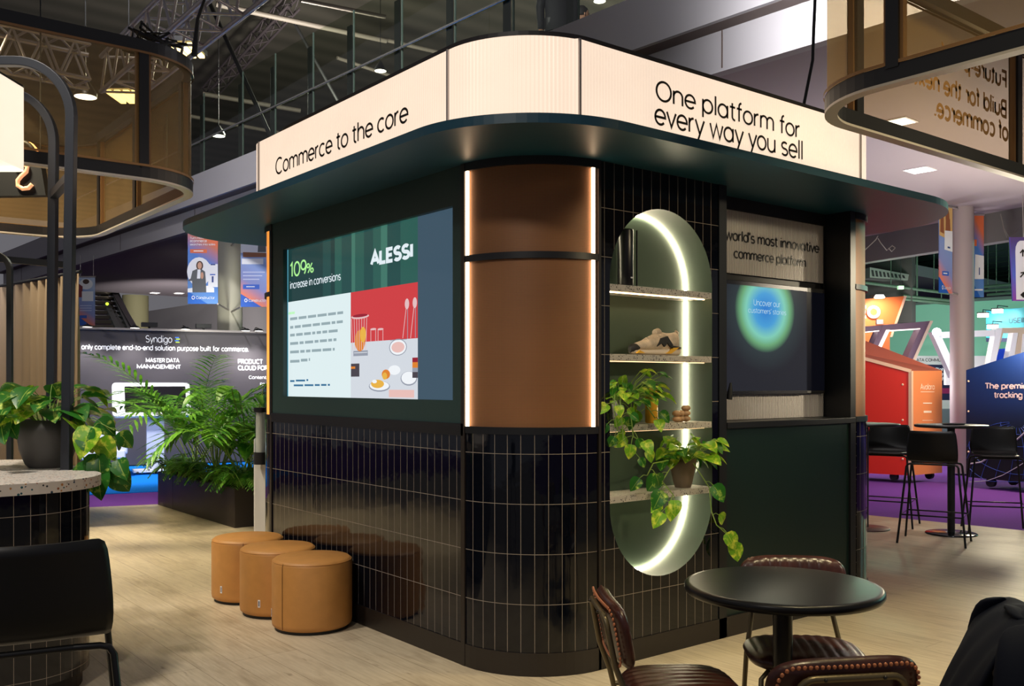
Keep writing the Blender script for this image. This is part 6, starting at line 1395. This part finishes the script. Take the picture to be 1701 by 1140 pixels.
poly3(on, n, [(1470, 720), (1640, 720), (1640, 665), (1470, 665)], .1, 'white_base', mat('signboard_white', (0, 0, 0)), sb)
pf_ = on(1572, 690, .6); pf_.z = 0; sf = empty('sofa', pf_, 'grey upholstered seat glimpsed beneath the navy signboard', 'sofa'); MB().obox(pf_ + Z * .36, d * .5, n * .3, Z * .10).build('seat', mat('grey_upholstery', (92, 104, 110), .8), sf, bevel=.03); MB().obox(pf_ + Z * .62 - n * .25, d * .5, n * .08, Z * .28).build('backrest', mat('grey_upholstery', (0, 0, 0)), sf, bevel=.03)
for s_ in (-.42, .42): MB().tube([pf_ + d * s_ + Z * .27, pf_ + d * s_], .02, 6).build('leg', BLK, sf)
# white slanted truss frames
on, d, n = plane_at(1540, 1720, 20, 20)
wf = empty('white_frame', on(1600, 620), 'white slanted open frames with a bright lamp, right of the mauve frames', 'booth frame')
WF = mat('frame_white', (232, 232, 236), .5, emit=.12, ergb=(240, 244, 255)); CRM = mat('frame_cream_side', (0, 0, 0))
poly3(on, n, [(1548, 552), (1561, 552), (1590, 616), (1582, 628)], .2, 'slanted_bar', WF, wf); poly3(on, n, [(1556, 552), (1652, 548), (1652, 558), (1560, 562)], .2, 'top_bar', WF, wf)
frame(on, n, [(1642, 616), (1706, 616), (1716, 544), (1656, 545)], [(1652, 604), (1682, 604), (1692, 553), (1666, 553)], .25, 'frame', CRM, wf, .02); poly3(on, n, [(1672, 604), (1682, 604), (1690, 553), (1682, 553)], .2, 'slanted_bar', WF, wf, .03); poly3(on, n, [(1640, 618), (1650, 618), (1664, 545), (1654, 545)], .2, 'slanted_bar', WF, wf, .03); poly3(on, n, [(1692, 620), (1702, 620), (1708, 555), (1698, 555)], .2, 'slanted_bar', WF, wf, .03)
poly3(on, n, [(1474, 560), (1478, 556), (1500, 606), (1490, 606)], .1, 'slanted_bar', WF, wf, -.6)
c = on(1556, 552, .25); MB().ball(c, .09, 12).build('lamp', mat('bright_bulb', (255, 255, 255), .4, emit=12, ergb=(240, 250, 255)), wf)
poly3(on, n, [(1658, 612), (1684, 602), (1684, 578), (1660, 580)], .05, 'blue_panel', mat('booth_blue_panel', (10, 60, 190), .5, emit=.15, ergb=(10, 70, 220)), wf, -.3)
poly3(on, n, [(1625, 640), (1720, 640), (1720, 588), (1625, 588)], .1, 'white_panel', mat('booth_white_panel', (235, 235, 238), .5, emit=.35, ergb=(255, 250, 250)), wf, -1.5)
# turquoise stand with floodlights
on, d, n = plane_at(1630, 1720, 23, 22)
tw = empty('turquoise_booth_wall', on(1670, 640), 'turquoise stand wall with dark capitals at the right edge', 'booth wall')
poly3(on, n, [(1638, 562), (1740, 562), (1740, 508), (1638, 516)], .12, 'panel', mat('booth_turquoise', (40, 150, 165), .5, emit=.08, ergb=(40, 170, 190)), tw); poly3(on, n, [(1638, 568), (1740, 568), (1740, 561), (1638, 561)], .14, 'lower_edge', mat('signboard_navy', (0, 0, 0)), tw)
text('USEINSIDER', on(1676, 537) + n * .01, d, Z, (on(1738, 537) - on(1676, 537)).length, mat('turquoise_dark_letters', (10, 70, 84), .5), tw, bold=.02, depth=0)
for u, v, lab in ((1633, 524, 'small flood lamp left of the turquoise stand wall'), (1657, 517, 'upper flood lamp glaring on the turquoise stand wall'), (1649, 543, 'lower flood lamp on the turquoise stand wall')):
    c = on(u, v, .45); r = empty('flood_lamp', c, lab, 'flood lamp'); MB().obox(c, d * .11, n * .05, Z * .045).build('lamp_face', LAMP, r); MB().tube([c + Z * .04, c + Z * .13, c + Z * .13 - n * .5], .012, 6).build('bracket', BLK, r); MB().obox(c + Z * .06, d * .12, n * .06, Z * .012).build('hood', BLK, r)
    spot(c - Z * .05 , c - n * .45 - Z * .22, 40, (.85, 1, 1), 130, .9, .06)
# hanging wayfinding sign
on, d, n = plane_at(1680, 1740, 15, 15)
ws = empty('wayfinding_sign', on(1700, 450), 'hanging purple wayfinding sign with white panel and arrows at the right edge', 'sign')
VIO = uvmat('sign_violet_gradient', [(0, (120, 50, 150)), (.4, (70, 90, 190)), (1, (72, 52, 110))])
a_, b_ = on(1680, 500), on(1745, 394); P = [on(1683, 500), on(1745, 500), on(1745, 394), on(1678, 394)]
MB().add(P + [p - n * .04 for p in P], [(0, 1, 2, 3), (7, 6, 5, 4), (0, 3, 7, 4), (0, 4, 5, 1), (1, 5, 6, 2), (3, 2, 6, 7)], 0, False, [[(0, 0), (0, 0), (0, 1), (0, 1)]] * 6).build('panel', VIO, ws)
o_ = [(1688, 498), (1745, 498), (1745, 400), (1694, 400), (1690, 403), (1687, 410), (1686.5, 418)]
poly3(on, n, o_, .005, 'white_panel', mat('sign_white', (206, 208, 226), .5), ws, .006)
for s, v in (('↑', 424), ('↗', 462)): pass
for v, rot in ((420, 0), (456, .7)):
    c = on(1699, v, .012); ca, sa = math.cos(rot), math.sin(rot); U_ = Z * ca + d * sa; S_ = d * ca - Z * sa
    m = MB(); m.add([c + U_ * .06, c + S_ * .05 + U_ * .0, c + S_ * .032 - U_ * .012, c + U_ * .028, c - S_ * .032 - U_ * .012, c - S_ * .05], [(0, 5, 4, 3), (0, 3, 2, 1)]); m.add([c + S_ * .011 + U_ * .04, c + S_ * .011 - U_ * .06, c - S_ * .011 - U_ * .06, c - S_ * .011 + U_ * .04], [(0, 1, 2, 3)]); m.build('arrow', INK, ws)
c = on(1700, 490, .012); MB().add([c + Z * .05, c + d * .05, c - Z * .05, c - d * .05], [(0, 1, 2, 3)]).build('arrow', INK, ws)
for u in (1700, 1712): MB().tube([on(u, 394), on(u - 2, 300)], .006, 5).build('hanger', ALU, ws)
# ducts and green-lit services beneath the far ceiling
on, d, n = plane_at(1430, 1700, 23, 23)
dv = empty('roof_vent', on(1480, 455), 'slotted grey ventilation box under the green lit ceiling', 'vent'); poly3(on, n, [(1445, 461), (1508, 466), (1510, 456), (1445, 444)], .5, 'housing', mat('vent_grey', (112, 120, 112), .6), dv)
for k in range(9): u = 1449 + k * 6.4; poly3(on, n, [(u, 459 + k * .4), (u + 3.4, 459.5 + k * .4), (u + 1.6, 449 + k * 1.1), (u - 1.8, 448.6 + k * 1.1)], .02, 'slot', BLKM, dv, .01)
fr2 = 0
GP_ = mat('services_grey', (70, 96, 78), .6)
for k, (u0, v0, u1, v1) in enumerate(((1500, 492, 1580, 500), (1498, 497, 1580, 505), (1620, 478, 1690, 472), (1620, 484, 1690, 480), (1437, 470, 1580, 488), (1640, 490, 1690, 486))):
    pA, pB_ = on(u0, v0), on(u1, v1); tag(MB().tube([pA, pB_], .04, 6).tube([pA.lerp(pB_, .3), Vector((*pA.lerp(pB_, .3).xy, 5.285))], .01, 5).tube([pA.lerp(pB_, .8), Vector((*pA.lerp(pB_, .8).xy, 5.285))], .01, 5).build('service_pipe', GP_), ('upper thin pipe left of the grey pillar under the green lit ceiling', 'lower thin pipe left of the grey pillar under the green lit ceiling', 'upper thin pipe right of the grey pillar under the green lit ceiling', 'middle thin pipe right of the grey pillar under the green lit ceiling', 'long sloping thin pipe running from the slotted vent to the grey pillar', 'lowest thin pipe beside the wayfinding sign under the green ceiling')[k], 'pipe', 'pipes under the far ceiling')
for k, (u, v, lab) in enumerate(((1496, 478, 'small pale hanging lamp under the green ceiling above the orange wall'),)):
    c = on(u, v, .2); r = empty('hanging_lamp', c, lab, 'lamp'); MB().obox(c, d * .06, n * .05, Z * .04).build('lamp_face', mat('pale_green_lamp', (190, 230, 190), .4, emit=1.2, ergb=(180, 240, 180)), r); MB().tube([c + Z * .04, c + Z * .9], .008, 5).build('cord', BLK, r)
wires = MB()
for pts in ([(1458, 396), (1463, 404), (1473, 416), (1482, 408), (1487, 412), (1481, 418), (1476, 412)], [(1437, 415), (1455, 398), (1458, 392)], [(1668, 380), (1676, 394), (1688, 384), (1701, 370)], [(1662, 355), (1668, 382), (1673, 395)]): wires.tube([on(u, v, 7.2) for u, v in pts], .008, 5)
tag(wires.build('beam_wiring', mat('grey_wire', (120, 116, 112), .6)), 'loose pale wires looping along the grey concrete beam', 'wire')
# unseen fill lights added to brighten the booths and crates
point(at(1540, 560, 21.8), 120, (1, .95, .9), .2); spot(at(1500, 430, 10.5), (-4.4, 10.6, .9), 260, (1, .9, .84), 56, .8, .3)
point(at(1470, 470, 21.0), 60, (.5, 1, .7), .2); point(at(1478, 640, 16.9), 110, (1, .94, .94), .2); point(at(1660, 640, 18.2), 110, (1, .96, .94), .2)
